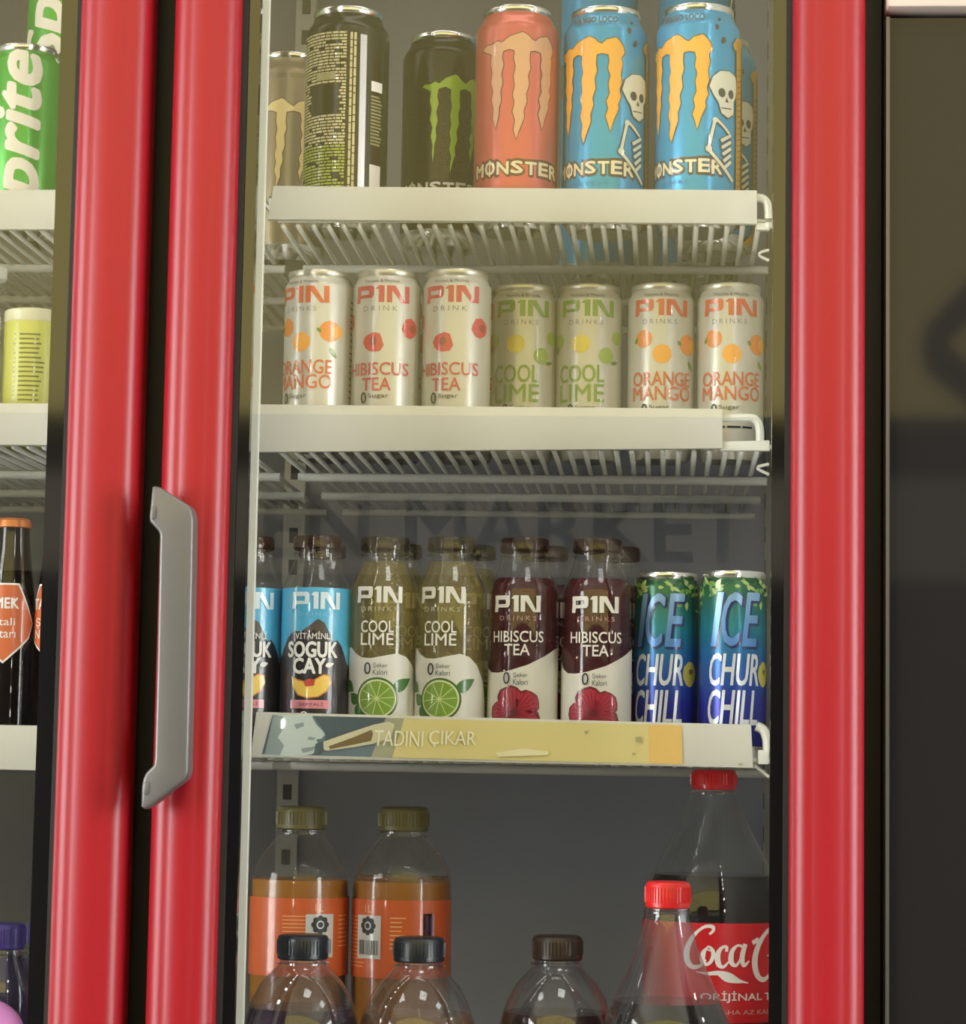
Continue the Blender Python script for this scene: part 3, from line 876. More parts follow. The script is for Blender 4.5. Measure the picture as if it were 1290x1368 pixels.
# second layer: cans standing on the lids of a hidden row at the back of the top shelf
for px, lab, rz in ((800, 'blue can seen only by its lower edge above the first blue can', 40), (930, 'blue can seen only by its lower edge above the rightmost blue can', 20)):
    lowc = stand(tall_blue, px, 150, 0.36, Z1, R_(rz), 'hidden blue can under the stacked one behind ' + ('the first blue can' if px == 800 else 'the rightmost blue can'))
    stand(tall_blue, px, 60, 0.36, Z1 + HM + 0.0002, R_(rz + 15), lab)

# --- slim white cans of the second shelf
YC2 = 0.152
HS = at(516, 359, YC2 - 0.023).z - Z2; RS, NS = 0.0265, 0.0032
slimW = mat('slim_can_white', rgb(198, 195, 186), 0.30, metal=0.25, noise=0.02, nscale=20)
pin_grey = ink('drinks_grey', 128, 124, 118)


def pin_logo(cx, cy, w, h):
    sx, sy = w / 3.55, h
    P = []
    P += [[(0, 0), (0.30, 0), (0.36, 0.30), (0.36, 0.74), (0.07, 0.74)]]
    P += [[(0.02, 0.74), (1.10, 0.74), (1.32, 0.88), (1.20, 1.0), (0.05, 1.0)]]
    P += [[(0.98, 0.74), (1.30, 0.74), (1.32, 0.88), (1.32, 0.46), (1.18, 0.26), (0.98, 0.26)][:0] or [(1.0, 0.74), (1.32, 0.88), (1.32, 0.44), (1.18, 0.27), (1.0, 0.47)]]
    P += [[(0.36, 0.27), (1.18, 0.27), (1.0, 0.47), (0.36, 0.47)]]
    P += [[(1.42, 0.80), (1.62, 1.0), (1.96, 1.0), (1.96, 0), (1.62, 0), (1.62, 0.78)]]
    P += [[(2.10, 0), (2.42, 0), (2.42, 1.0), (2.10, 1.0)], [(2.42, 1.0), (2.62, 1.0), (3.28, 0.0), (3.0, 0.0), (2.42, 0.70)], [(3.22, 0.10), (3.22, 1.0), (3.55, 1.0), (3.55, 0), (3.28, 0)]]
    return [[(cx + (x - 1.775) * sx, cy + (y - 0.5) * sy) for x, y in p] for p in P]


def slim(label, lg, names, name_ink, fruits, word='DRINKS', n_h=(9.8, 9.8), ncx=-3, extra=None):
    t = make_can('slim_drink_can', label, 'can', RS, HS, NS, slimW, mat('lid_pale', rgb(200, 196, 184), 0.35, metal=0.8), group='slim white cans on the second shelf')
    top = HS * 1000
    printed('logo', [(pin_logo(0, top - 20.2, 46, 13.2), lg)], on_cyl(RS), t, 3)
    printed('fruit_picture', fruits(top), on_cyl(RS), t, 3)
    L = [(text(word, 28, 3.9, -1, top - 31.5, space=1.5), pin_grey), (text('Vitamins & Minerals', 28, 2.4, 0, top - 10.0), INK)]
    n = []
    for (s, w, v) in names: n += text(s, w, n_h[0], ncx, top - v, bold=0.012)
    L.append((n, name_ink))
    L.append((text('0', 4.8, 8.5, -13, top - 101, bold=0.02) + text('Sugar', 16, 4.4, -1, top - 100) + rect(-14, top - 116, -4, top - 114.4) + rect(-2.5, top - 116, 8, top - 114.4) + rect(9.5, top - 116, 18, top - 114.4), INK))
    printed('lettering', L, on_cyl(RS), t, 3)
    side = []
    for k in range(16): side += rect(46, top - 24 - k * 5, 46 + 6 + (k * 7 % 5), top - 22.4 - k * 5)
    printed('side_print', [(side, ink('side_ink', 120, 112, 96))], on_cyl(RS), t, 3)
    return t


og = ink('orange_logo', 204, 84, 48); rd = ink('rose_logo', 190, 54, 66); gn = ink('green_logo', 116, 150, 52)
f_or, f_ma, f_ye = ink('orange_fruit', 228, 132, 50), ink('mango_fruit', 240, 164, 62), ink('lemon_fruit', 228, 202, 74)
f_re, f_dr, f_li, f_dl = ink('hibiscus_red', 200, 52, 62), ink('hibiscus_dark', 150, 44, 50), ink('lime_fruit', 150, 176, 70), ink('leaf_green', 96, 130, 48)
fr_hib = lambda t: [(blob(-6, t - 58, 8.2, 11, .14, 4) + blob(25, t - 46, 8.0, 10, .14, 9) + blob(-34, t - 40, 7, 9, .12, 2), f_re), (blob(-6, t - 57, 3.4, 7, .2, 5) + blob(27, t - 46, 3.6, 7, .2, 6), f_dr)]
fr_org = lambda t: [(disc(-14, t - 45, 7.2) + disc(24, t - 49, 8.6, 8.2), f_or), (disc(1, t - 57.5, 7.6) + blob(30, t - 49, 5.5, 8, .1, 3), f_ma), (leaf(-22, t - 49, 6, 3, 1.2) + leaf(24, t - 62, 10, 3.4, -0.9) + leaf(17, t - 50, 5, 3, 2.4), f_dl)]
fr_lim = lambda t: [(disc(-5, t - 49, 7.4) + leaf(-13, t - 47, 6, 3.4, 0.3), f_ye), (disc(16, t - 58, 6.6) + disc(27, t - 43, 5.5) + disc(-27, t - 46, 6.5), f_li), (leaf(20, t - 64, 8, 3.2, 0.2) + leaf(-30, t - 56, 8, 4, 1.3), f_dl)]
c_or = slim('x', og, (('ORANGE', 50, 77), ('MANGO', 50, 88.5)), og, fr_org, ncx=1, n_h=(11.0, 11.0))
c_hi = slim('x', rd, (('HIBISCUS', 52, 78.6), ('TEA', 23, 90.6)), rd, fr_hib, word='DRINK')
c_li = slim('x', gn, (('COOL', 38, 72.5), ('LIME', 38, 88)), gn, fr_lim, ncx=-5, n_h=(13.8, 13.8))
Yb = 0.168
stand(c_or, 425, 440, YC2 + 0.002, Z2, R_(-24), 'white slim can with orange lettering, leftmost on the second shelf', False)
stand(c_hi, 516, 440, YC2, Z2, R_(-3), 'white slim can with red hibiscus, next to the leftmost orange lettered can', False)
stand(c_hi, 610, 440, YC2 - 0.002, Z2, R_(-6), 'white slim can with red hibiscus, next to the green lettered cans')
stand(c_li, 700, 440, Yb + 0.042, Z2, R_(0), 'white slim can with green lettering, beside a red hibiscus can', False)
stand(c_li, 787, 440, Yb + 0.040, Z2, R_(-2), 'white slim can with green lettering, beside an orange lettered can')
stand(c_or, 883, 440, Yb + 0.036, Z2, R_(0), 'white slim can with orange lettering, second from the right end of its shelf')
stand(c_or, 975, 440, Yb + 0.034, Z2, R_(0), 'white slim can with orange lettering, rightmost on the second shelf')
for src, px, lab in ((c_or, 436, 'white slim orange can hidden behind the leftmost slim can'), (c_hi, 527, 'white slim hibiscus can behind the first hibiscus can'), (c_hi, 621, 'white slim hibiscus can behind the second hibiscus can')):
    stand(src, px, 440, YC2 + 0.064, Z2, R_(10), lab)

# --- blue green cans at the right of the third shelf
YC3 = 0.152
HI = at(979, 762, YC3 - 0.022).z - Z3; RI = 0.0256
iceM = ramp_mat('ice_can_print', [(0, rgb(30, 30, 110)), (HI * 0.30, rgb(36, 44, 150)), (HI * 0.52, rgb(34, 96, 170)), (HI * 0.70, rgb(36, 126, 146)), (HI * 0.86, rgb(46, 108, 88)), (HI, rgb(52, 92, 48))], 0.25, 0.3)
ice = make_can('iced_drink_can', 'x', 'can', RI, HI, 0.0024, iceM, group='blue green cans on the third shelf')
t = HI * 1000
q = random.Random(5); lv1, lv2, lv3 = [], [], []
for k in range(70):
    (lv1, lv2, lv3)[k % 3].extend(leaf(q.uniform(-38, 38), t - 10 - abs(q.gauss(0, 7)), q.uniform(4, 9), q.uniform(2, 4), q.uniform(0, 6.3)))
lv = [(lv1, ink('mint_dark', 50, 96, 46)), (lv2, ink('mint', 112, 158, 70)), (lv3, ink('mint_pale', 176, 196, 122))]
printed('mint_leaves', [(p, m_) for p, m_ in lv], on_cyl(RI - 0.0004), ice, 3)
icl = ramp_mat('ice_letters', [(HI * 0.38, rgb(40, 90, 190)), (HI * 0.72, rgb(110, 160, 214)), (HI * 0.9, rgb(150, 186, 226))], 0.3, 0.3)
sil = mat('letter_silver', rgb(222, 226, 232), 0.3, metal=0.4); nav = ink('letter_navy', 18, 36, 96)
ices = lambda b, dx, dy: text('I', 10, 40, -15 + dx, t - 37 + dy, bold=b, shear=0.22) + text('C', 15, 40, -3.5 + dx, t - 37 + dy, bold=b, shear=0.22) + text('E', 15, 40, 12 + dx, t - 37 + dy, bold=b, shear=0.22)
printed('large_lettering', [(ices(0.03, 1.0, -1.0), nav), (ices(0.01, 0, 0), icl)], on_cyl(RI), ice, 3)
printed('lettering', [(text('CHUR', 40, 24, -1.5, t - 75, bold=0.012, shear=0.2), sil), (text('CHILL', 40, 26, -2.5, t - 103.5, bold=0.012, shear=0.2), sil)], on_cyl(RI), ice, 3)
printed('lemon_picture', [(blob(25, t - 78, 6.4, 18, .06, 3, 1, 1.5), ink('lemon_dim', 190, 180, 66)), (blob(26, t - 76, 2.6, 7, .3, 8), ink('lemon_brown', 110, 100, 40))], on_cyl(RI), ice, 3)
stand(ice, 979, 850, YC3 + 0.002, Z3, R_(4), 'blue green slim can with silver lettering, rightmost on the third shelf', False)
stand(ice, 890, 850, YC3 + 0.024, Z3, R_(-12), 'blue green slim can with silver lettering, beside a dark red tea bottle')


# ================================================================= glass bottles on the third shelf
YB3 = 0.155
HB = at(605, 717, YB3 - 0.016).z - Z3; RB = 0.0268


def bprof(R, H, rn, zsh, zn, r0=None):
    """bottle skin: foot, wall up to zsh, shoulder to the neck radius rn at zn"""
    P = [(0, 0.004), (R * 0.7, 0.001), (R * 0.88, 0.0), (R * 0.97, 0.004), (R, 0.010), (R, zsh * 0.5), (R, zsh)]
    n = 9
    for i in range(1, n + 1):
        t = i / n; e = (1 - cos(pi * t)) / 2
        P.append((R + (rn - R) * (0.35 * t + 0.65 * e), zsh + (zn - zsh) * t))
    P.append((rn, H))
    return P


def liquid_prof(P, top, inset):
    out = []
    for i, (r, z) in enumerate(P):
        if z + inset > top:
            r0, z0 = P[i - 1]; k = (top - z0) / (z - z0) if z != z0 else 0
            out.append((max(0.001, r0 + (r - r0) * k - inset), top)); break
        out.append((max(0, r - inset), z + inset * (1 if z < 0.02 else 0)))
    out.append((0, top))
    return out


capclear = mat('dark_clear_cap', rgb(70, 66, 56), 0.15, ior=1.5)


def glass_bottle(label, liq, level, capm, group, R=RB, H=None, rn=0.0176, skin=PET):
    H = H or HB
    t = thing('glass_bottle', label, 'bottle', (0, 0, 0), 0, group)
    zsh, zn = H - 0.042, H - 0.016
    P = bprof(R, H - 0.010, rn, zsh, zn)
    latheo('body', P, skin, t, 44, 60)
    latheo('drink', liquid_prof(P, level, 0.0016), liq, t, 36, 50)
    cp = latheo('cap', [(rn + 0.0005, H - 0.0105), (rn + 0.0014, H - 0.0095), (rn + 0.0014, H - 0.0015), (rn + 0.0004, H), (0, H)], capm, t, 40, 35)
    latheo('neck_ring', [(rn, H - 0.0150), (rn + 0.0012, H - 0.0142), (rn + 0.0012, H - 0.0128), (rn, H - 0.0120)], skin, t, 40)
    return t


def pin_white(cy, w=36, h=13): return pin_logo(0, cy, w, h)


limeliq = clear('lime_drink', (0.90, 0.86, 0.64), 1.36, 0.03, 0.15, rgb(214, 196, 124))
hibliq = clear('hibiscus_drink', (0.45, 0.10, 0.11), 1.36, 0.03, 0.38, rgb(112, 26, 38))
tealiq = clear('peach_tea', (0.35, 0.22, 0.10), 1.36, 0.03, 0.35, rgb(66, 42, 24))
capL = clear('smoky_cap_lime', (0.42, 0.38, 0.28), 1.5, 0.08, 0.25, rgb(96, 86, 60))
capH = clear('smoky_cap_brown', (0.34, 0.24, 0.18), 1.5, 0.08, 0.3, rgb(84, 56, 40))
zt = HB * 1000
b_li = glass_bottle('x', limeliq, HB - 0.019, capL, 'lime drink bottles on the third shelf')
wave = [(-60, 2), (60, 2)] + [(60, 30), (46, 40), (38, 58), (30, 70), (22, 76.5), (14, 79), (4, 77), (-6, 75), (-14, 75.5), (-21, 79), (-26, 83), (-30, 84), (-36, 78), (-60, 60)]
labW = mat('label_white', rgb(226, 224, 218), 0.4)
printed('label', [([wave], labW)], on_cyl(RB), b_li, 3)
printed('lettering', [(pin_logo(-1, zt - 45.5, 36, 12.5), WHITE), (text('DRINKS', 28, 3.6, -1, zt - 56.5, space=1.4), ink('dim_white', 190, 184, 160)), (text('COOL', 25, 9, -2, zt - 70, bold=0.01) + text('LIME', 25, 9, -2, zt - 79.6, bold=0.01), WHITE),
                      (text('0', 5.2, 9.2, -8.5, zt - 102), INK), (text('Şeker', 10.5, 4.2, 1, zt - 100) + text('Kalori', 10.5, 4.0, 1, zt - 105), INK)], on_cyl(RB), b_li, 3, up=0.0008)
lx, lyy = -1, zt - 125
seg = []
for k in range(10): seg += bar(lx + 1.2 * cos(k * pi / 5), lyy + 1.2 * sin(k * pi / 5), lx + 12.5 * cos(k * pi / 5 + 0.1), lyy + 12.5 * sin(k * pi / 5 + 0.1), 0.6)
printed('lime_picture', [(leaf(10, lyy + 6, 19, 9, 0.55) + leaf(-32, zt - 113, 16, 10, 1.9) + leaf(-32, zt - 112, 13, 9, -0.6) + leaf(-16, lyy - 4, 12, 9, 2.4) + leaf(-18, lyy - 14, 14, 10, 1.0), ink('leaf_deep', 62, 112, 40)),
                        (disc(lx, lyy, 16.2, n=36), ink('lime_rind', 58, 94, 42)), (disc(lx, lyy, 14.6, n=36), ink('lime_pith', 214, 224, 168)), (disc(lx, lyy, 13.2, n=36), ink('lime_flesh', 124, 158, 60)), (seg + disc(lx, lyy, 1.6, n=10), ink('lime_vein', 206, 220, 150))], on_cyl(RB), b_li, 3, up=0.0008)
b_hi = glass_bottle('x', hibliq, HB - 0.031, capH, 'hibiscus tea bottles on the third shelf')
curve = [(-84, 2), (84, 2), (84, zt - 96), (46, zt - 82), (32, zt - 86), (20, zt - 92), (8, zt - 98), (-6, zt - 102.5), (-16, zt - 104), (-24, zt - 103.5), (-31, zt - 100), (-38, zt - 94), (-60, zt - 86), (-84, zt - 96)]
printed('label', [([curve], labW)], on_cyl(RB), b_hi, 3)
printed('lettering', [(pin_logo(-1, zt - 51.5, 37, 12.5), WHITE), (text('DRINKS', 28, 3.6, 0, zt - 62.5, space=1.4), ink('dim_rose', 190, 150, 146)), (text('HIBISCUS', 40, 8.4, 0, zt - 76.5, bold=0.01) + text('TEA', 19, 8.4, 0, zt - 86.5, bold=0.01), WHITE),
                      (text('0', 5.2, 9.2, -7.5, zt - 108), INK), (text('Şeker', 10.5, 4.2, 3, zt - 106) + text('Kalori', 10.5, 4.0, 3, zt - 111), INK)], on_cyl(RB), b_hi, 3, up=0.0008)
fx, fy = -1, zt - 134
pet, pe2, vein = [], [], []
for k in range(5):
    a = pi / 2 + 0.35 + k * 2 * pi / 5
    pet += blob(fx + 10.5 * cos(a), fy + 10.5 * sin(a), 10.5, 13, .08, 10 + k); pe2 += blob(fx + 10.5 * cos(a), fy + 10.5 * sin(a), 8.8, 11, .1, 20 + k)
    for d in (-0.5, -0.25, 0, 0.25, 0.5): vein += bar(fx + 2.5 * cos(a + d), fy + 2.5 * sin(a + d), fx + 17 * cos(a + d * .9), fy + 17 * sin(a + d * .9), 0.55)
printed('flower_picture', [(pet, ink('petal_dark', 116, 24, 44)), (pe2, ink('petal_red', 178, 38, 66)), (vein + disc(fx, fy, 2.6), ink('petal_vein', 110, 20, 42))], on_cyl(RB), b_hi, 3, up=0.0008)
# peach iced tea
b_te = glass_bottle('x', tealiq, HB - 0.045, capH, 'peach iced tea bottles on the third shelf')
skyb = ink('tea_sky_blue', 84, 176, 216); mtn = ink('tea_mountain', 40, 34, 36); mtn2 = ink('tea_mountain_lit', 84, 72, 66); tz = zt - 41
ridge = [(-84, 2), (84, 2), (84, tz - 30), (60, tz - 44), (42, tz - 62), (33, tz - 58), (25, tz - 44), (21, tz - 40), (17, tz - 41), (10, tz - 27), (5, tz - 24), (0, tz - 28), (-8, tz - 34), (-14, tz - 33), (-20, tz - 38), (-28, tz - 50), (-36, tz - 58), (-50, tz - 44), (-84, tz - 30)]
printed('label', [(rect(-84, 2, 84, tz), skyb), ([ridge], mtn), ([[(10, tz - 27), (5, tz - 24), (0, tz - 28), (-6, tz - 33), (-4, tz - 38), (2, tz - 32), (6, tz - 37), (13, tz - 36)]], mtn2)], on_cyl(RB), b_te, 3)
printed('lettering', [(pin_logo(3, tz - 10, 38, 13), ink('tea_white', 216, 232, 240)), (text('DRINKS', 26, 3.0, 3, tz - 20.5, space=1.4), ink('tea_dim', 130, 196, 224)), (text('VİTAMİNLİ', 28, 6, 2, tz - 36.5, bold=0.01), WHITE), (text('SOGUK', 38, 11.5, 1, tz - 47.5, bold=0.035) + text('CAY', 24, 11.5, -1, tz - 60, bold=0.035) + leaf(11, tz - 60, 7, 4, 0.3), WHITE), (text('0', 6, 7, -4, tz - 98), WHITE)], on_cyl(RB), b_te, 3, up=0.0008)
pe = [(-14, tz - 69), (-10, tz - 71), (-4, tz - 72.5), (2, tz - 72), (6, tz - 69.5), (10, tz - 67), (14, tz - 67.5), (15, tz - 73), (12, tz - 79), (6, tz - 83), (-2, tz - 84), (-9, tz - 81.5), (-13, tz - 76)]
printed('peach_picture', [([grow(pe, 0.9)], ink('peach_skin', 214, 130, 56)), ([pe], ink('peach_flesh', 240, 202, 96)), ([[(-5, tz - 72), (-1, tz - 70), (4, tz - 70.5), (3, tz - 75), (-3, tz - 76)]], ink('peach_core', 190, 70, 44)),
                          (rect(-15, tz - 92.5, 15, tz - 86), ink('tea_pink', 224, 140, 150)), (text('ŞEFTALİ', 18, 3.2, 1, tz - 89.3), mtn)], on_cyl(RB), b_te, 3, up=0.0008)
stand(b_te, 422, 850, YB3 - 0.001, Z3, R_(0), 'blue labelled iced tea bottle with peach slice, whole one left of the lime bottles', False)
stand(b_te, 331, 850, YB3 + 0.006, Z3, R_(6), 'blue labelled iced tea bottle with peach slice, cut off by the white post')
stand(b_li, 512, 850, YB3 + 0.004, Z3, R_(0), 'pale lime drink bottle with lime slice, beside the blue labelled tea', False)
stand(b_li, 602, 850, YB3 - 0.001, Z3, R_(-9), 'pale lime drink bottle with lime slice, beside a dark red bottle')
stand(b_hi, 699, 850, YB3, Z3, R_(-7), 'dark red hibiscus bottle with flower, beside a pale lime bottle', False)
stand(b_hi, 797, 850, YB3, Z3, R_(0), 'dark red hibiscus bottle with flower, beside a blue green can')
for src, px, Y, lab in ((b_te, 428, 0.225, 'iced tea bottle behind the whole blue labelled bottle'), (b_li, 530, 0.222, 'lime drink bottle in the row behind the first lime bottle'), (b_li, 629, 0.222, 'lime drink bottle in the row behind the second lime bottle'),
                        (b_hi, 726, 0.224, 'hibiscus bottle in the row behind the first dark red bottle'), (b_hi, 822, 0.224, 'hibiscus bottle in the row behind the second dark red bottle')):
    stand(src, px, 850, Y, Z3, R_(25), lab)

# ================================================================= large bottles at the bottom
def big_bottle(name, label, prof, liq, level, capm, cap_r, cap_z0, cap_z1, group=None, skin=PET, ring=True, inset=0.0015):
    t = thing(name, label, 'bottle', (0, 0, 0), 0, group)
    latheo('body', prof, skin, t, 48, 60)
    latheo('drink', liquid_prof(prof, level, inset), liq, t, 40, 50)
    cp = latheo('cap', [(cap_r - 0.001, cap_z0), (cap_r, cap_z0 + 0.001), (cap_r, cap_z1 - 0.003), (cap_r - 0.0012, cap_z1 - 0.0008), (cap_r - 0.004, cap_z1), (0, cap_z1)], capm, t, 44, 35)
    bm = bmesh.new()
    for k in range(44):
        a = 2 * pi * k / 44; c, s = cos(a), sin(a)
        for dz in (0,):
            vs = [bm.verts.new(((cap_r + dr) * cos(a + da), (cap_r + dr) * sin(a + da), z)) for dr, da, z in ((-0.0003, -0.035, cap_z0 + 0.004), (0.0006, 0, cap_z0 + 0.004), (-0.0003, 0.035, cap_z0 + 0.004), (-0.0003, -0.035, cap_z1 - 0.004), (0.0006, 0, cap_z1 - 0.004), (-0.0003, 0.035, cap_z1 - 0.004))]
            bm.faces.new((vs[0], vs[1], vs[4], vs[3])); bm.faces.new((vs[1], vs[2], vs[5], vs[4]))
    bm_obj('cap_ridges', bm, capm, cp)['kind'] = 'stuff'
    if ring:
        latheo('neck_ring', [(cap_r - 0.003, cap_z0 - 0.0042), (cap_r + 0.0012, cap_z0 - 0.0035), (cap_r + 0.0012, cap_z0 - 0.0022), (cap_r - 0.003, cap_z0 - 0.0015)], skin, t, 40)
    return t


# juice bottles at the back
YJ = 0.205; zpx = lambda py, Y, px=700: at(px, py, Y).z - Z4
HJ = zpx(1077, YJ, 403); RJ = 0.0388
s_ = lambda py: zpx(py, YJ, 403)
jp = [(0, 0.004), (RJ * .75, 0.0), (RJ * .93, 0.003), (RJ, 0.012), (RJ, s_(1178)), (RJ * .985, s_(1168)), (RJ * .93, s_(1157)), (RJ * .80, s_(1142)), (RJ * .62, s_(1128)), (0.0185, s_(1117)), (0.0178, s_(1110)), (0.0178, s_(1090))]
juice = mat('orange_juice', rgb(164, 104, 18), 0.35); olive = mat('olive_cap', rgb(94, 88, 46), 0.45)
b_ju = big_bottle('juice_bottle', 'x', jp, juice, s_(1174), olive, 0.0196, s_(1108), HJ, 'orange juice bottles at the back')
ol = ink('juice_label_orange', 206, 96, 46); olw = ink('juice_print', 236, 176, 120)
l0, l1 = s_(1300) * 1000, s_(1197) * 1000
tx = []
q = random.Random(9)
for k in range(14):
    tx += rect(-34, l1 - 14 - k * 2.9, -34 + q.uniform(20, 28), l1 - 13.2 - k * 2.9)
for k in range(8): tx += rect(14, l1 - 14 - k * 3.3, 14 + q.uniform(8, 14), l1 - 13.0 - k * 3.3)
printed('label', [(rect(-121, l0, 121, l1), ol), (tx + text('1L', 7, 6, -5, l1 - 7), olw)], on_cyl(RJ), b_ju)
bars = []
u = -7.5
while u < 11:
    w = q.choice((0.5, 0.8, 1.1)); bars += rect(u, l1 - 42, u + w, l1 - 31); u += w + q.choice((0.6, 0.9))
rose = []
for k in range(8): rose += disc(1.5 + 5.0 * cos(k * pi / 4), l1 - 20 + 5.0 * sin(k * pi / 4), 2.4, n=10)
printed('barcode_panel', [(rect(-10, l1 - 45, 13, l1 - 12), ink('code_grey', 206, 204, 200)), (bars + rose, INK), (disc(1.5, l1 - 20, 3.2, n=16), ink('code_grey', 206, 204, 200)), (disc(1.5, l1 - 20, 2.2, n=14), INK)], on_cyl(RJ, 0, -6), b_ju, up=0.0009)
printed('side_flash', [(rect(40, l1 - 28, 50, l1 - 10), ink('flash_lilac', 176, 150, 180)), (rect(42, l1 - 26, 44.5, l1 - 12) + rect(46, l1 - 24, 48, l1 - 13), ink('flash_plum', 70, 40, 80))], on_cyl(RJ), b_ju)
stand(b_ju, 399, 1250, YJ, Z4, R_(39), 'orange juice bottle with olive cap, the left one of the pair at the back', False)
stand(b_ju, 536, 1250, YJ, Z4, R_(-28), 'orange juice bottle with olive cap, the right one of the pair at the back')
stand(b_ju, 537, 1250, YJ + 0.085, Z4, R_(-8), 'orange juice bottle mostly hidden behind the right one of the pair')

# squat bottles with dark caps in front
YF4 = 0.082
s2 = lambda py: zpx(py, YF4, 403)
RS4 = 0.0445
sp = [(0, 0.004), (RS4 * .75, 0.0), (RS4 * .93, 0.003), (RS4, 0.012), (RS4, s2(1395)), (RS4 * .985, s2(1380)), (RS4 * .93, s2(1358)), (RS4 * .83, s2(1335)), (RS4 * .68, s2(1313)), (0.0225, s2(1298)), (0.0172, s2(1288)), (0.0170, s2(1265))]
navy = mat('dark_blue_cap', rgb(24, 30, 40), 0.3); browncap = mat('dark_brown_cap', rgb(52, 34, 30), 0.35)
PET2 = clear('clear_plastic_haze', (0.79, 0.79, 0.81), 1.7, 0.06, 0.035, rgb(206, 204, 212))  # pale diffuse share paints the room's reflections on the plastic as haze
d1 = clear('dark_grape_drink', (0.22, 0.05, 0.16), 1.36, 0.03, 0.4, rgb(62, 22, 60))
d2 = clear('pale_amber_drink', (0.75, 0.60, 0.38), 1.36, 0.03, 0.22, rgb(170, 130, 84))
d3 = clear('dark_cherry_drink', (0.25, 0.04, 0.05), 1.36, 0.03, 0.4, rgb(84, 20, 34))
b_a = big_bottle('juice_bottle', 'clear rounded bottle with dark blue cap and grape drink, front left', sp, d1, s2(1345), navy, 0.0188, s2(1281), s2(1248), 'rounded bottles in the front row', PET2)
b_b = big_bottle('juice_bottle', 'clear rounded bottle with dark blue cap and pale amber drink', sp, d2, s2(1350), navy, 0.0188, s2(1281), s2(1248), 'rounded bottles in the front row', PET2)
b_c = big_bottle('juice_bottle', 'clear rounded bottle with dark brown cap and cherry drink', sp, d3, s2(1352), browncap, 0.0188, s2(1281), s2(1248), 'rounded bottles in the front row', PET2)
stand(b_a, 404, 1300, YF4, Z4, 0, None, False); stand(b_b, 559, 1300, YF4, Z4, 0, None, False); stand(b_c, 744, 1300, YF4 + 0.05, Z4, 0, None, False)

# cola bottles
colaliq = clear('cola', (0.045, 0.02, 0.012), 1.36, 0.03, 0.30, rgb(24, 12, 8)); redcap = mat('red_cap', rgb(226, 34, 36), 0.35, coat=0.2)
YK = 0.078; s3 = lambda py: zpx(py, YK, 891)
rr = lambda hw: hw / (FOC / (YK - CAM.y))
kp = [(0, 0.006), (0.036, 0.0), (0.044, 0.004), (0.0475, 0.015), (0.0475, s3(1430)), (rr(86), s3(1395)), (rr(83), s3(1368)), (rr(76), s3(1348)), (rr(66), s3(1325)), (rr(54), s3(1300)), (rr(44), s3(1275)), (rr(37), s3(1252)), (rr(31.5), s3(1235)), (rr(28), s3(1222)), (rr(27), s3(1214)), (rr(26), s3(1195))]
cola1 = big_bottle('cola_bottle', 'clear cola bottle with red cap in the front row, half empty neck', kp, colaliq, s3(1337), redcap, rr(29.5), s3(1213), s3(1177), 'cola bottles', PET2)
cola1['label'] = 'cola bottle with bright red cap standing in the front row'
stand(cola1, 891, 1280, YK, Z4, 0, None, False)
YK2 = 0.212; s4 = lambda py: zpx(py, YK2, 952); r4 = lambda hw: hw / (FOC / (YK2 - CAM.y))
RK = r4(92)
kp2 = [(0, 0.006), (RK * .72, 0.0), (RK * .9, 0.004), (RK, 0.018), (RK, s4(1240)), (RK, s4(1222)), (r4(88), s4(1195)), (r4(80), s4(1170)), (r4(66), s4(1140)), (r4(54), s4(1118)), (r4(43), s4(1095)), (r4(35), s4(1075)), (r4(30), s4(1062)), (r4(27), s4(1052)), (r4(26), s4(1040))]
cola2 = big_bottle('cola_bottle', 'large cola bottle with red label standing at the back right', kp2, colaliq, s4(1168), redcap, r4(30), s4(1055), s4(1028), 'cola bottles')
k0, k1 = s4(1358) * 1000, s4(1228) * 1000
lw = mat('label_script_white', rgb(238, 232, 226), 0.4); lr = mat('label_red', rgb(206, 24, 34), 0.35)
sc = 1 / (FOC / (YK2 - RK - CAM.y)) * 1000      # mm per pixel at the label front


def LU(px, py):
    s = max(-0.98, min(0.98, (px - 952) / 92.0)); return (RK * 1000 * math.asin(s), s4(py) * 1000 + 2)


def brush(*pts): return ribbon([(*LU(x, y), w * sc) for x, y, w in pts])


scr = brush((946, 1246, 3), (951, 1241, 4), (950, 1236, 5), (941, 1236, 4), (931, 1243, 4), (923, 1254, 6), (918, 1268, 8), (919, 1282, 8), (926, 1289, 6), (935, 1287, 4), (942, 1279, 2.5))     # C
scr += brush((944, 1263, 2), (939, 1270, 6), (938, 1281, 7), (944, 1285, 4), (950, 1278, 5), (951, 1268, 5), (946, 1262, 3), (943, 1265, 2), (952, 1269, 1.5))                                   # o
scr += brush((968, 1268, 4), (968, 1262, 4), (962, 1263, 4), (957, 1272, 7), (958, 1284, 7), (964, 1288, 4), (971, 1281, 2))                                                                    # c
scr += brush((989, 1262, 4), (982, 1260, 3), (975, 1268, 6), (974, 1281, 7), (980, 1286, 4), (986, 1277, 3), (991, 1262, 3)) + brush((992, 1258, 6), (988, 1274, 7), (990, 1286, 5), (997, 1280, 2))   # a
scr += brush((1001, 1257, 6), (1009, 1252, 6))                                                                                                                                             # hyphen
scr += brush((1032, 1240, 5), (1026, 1238, 6), (1017, 1246, 6), (1008, 1262, 8), (1004, 1282, 9), (1008, 1300, 8), (1017, 1305, 6), (1025, 1294, 4), (1025, 1276, 3), (1020, 1274, 2))                # second C
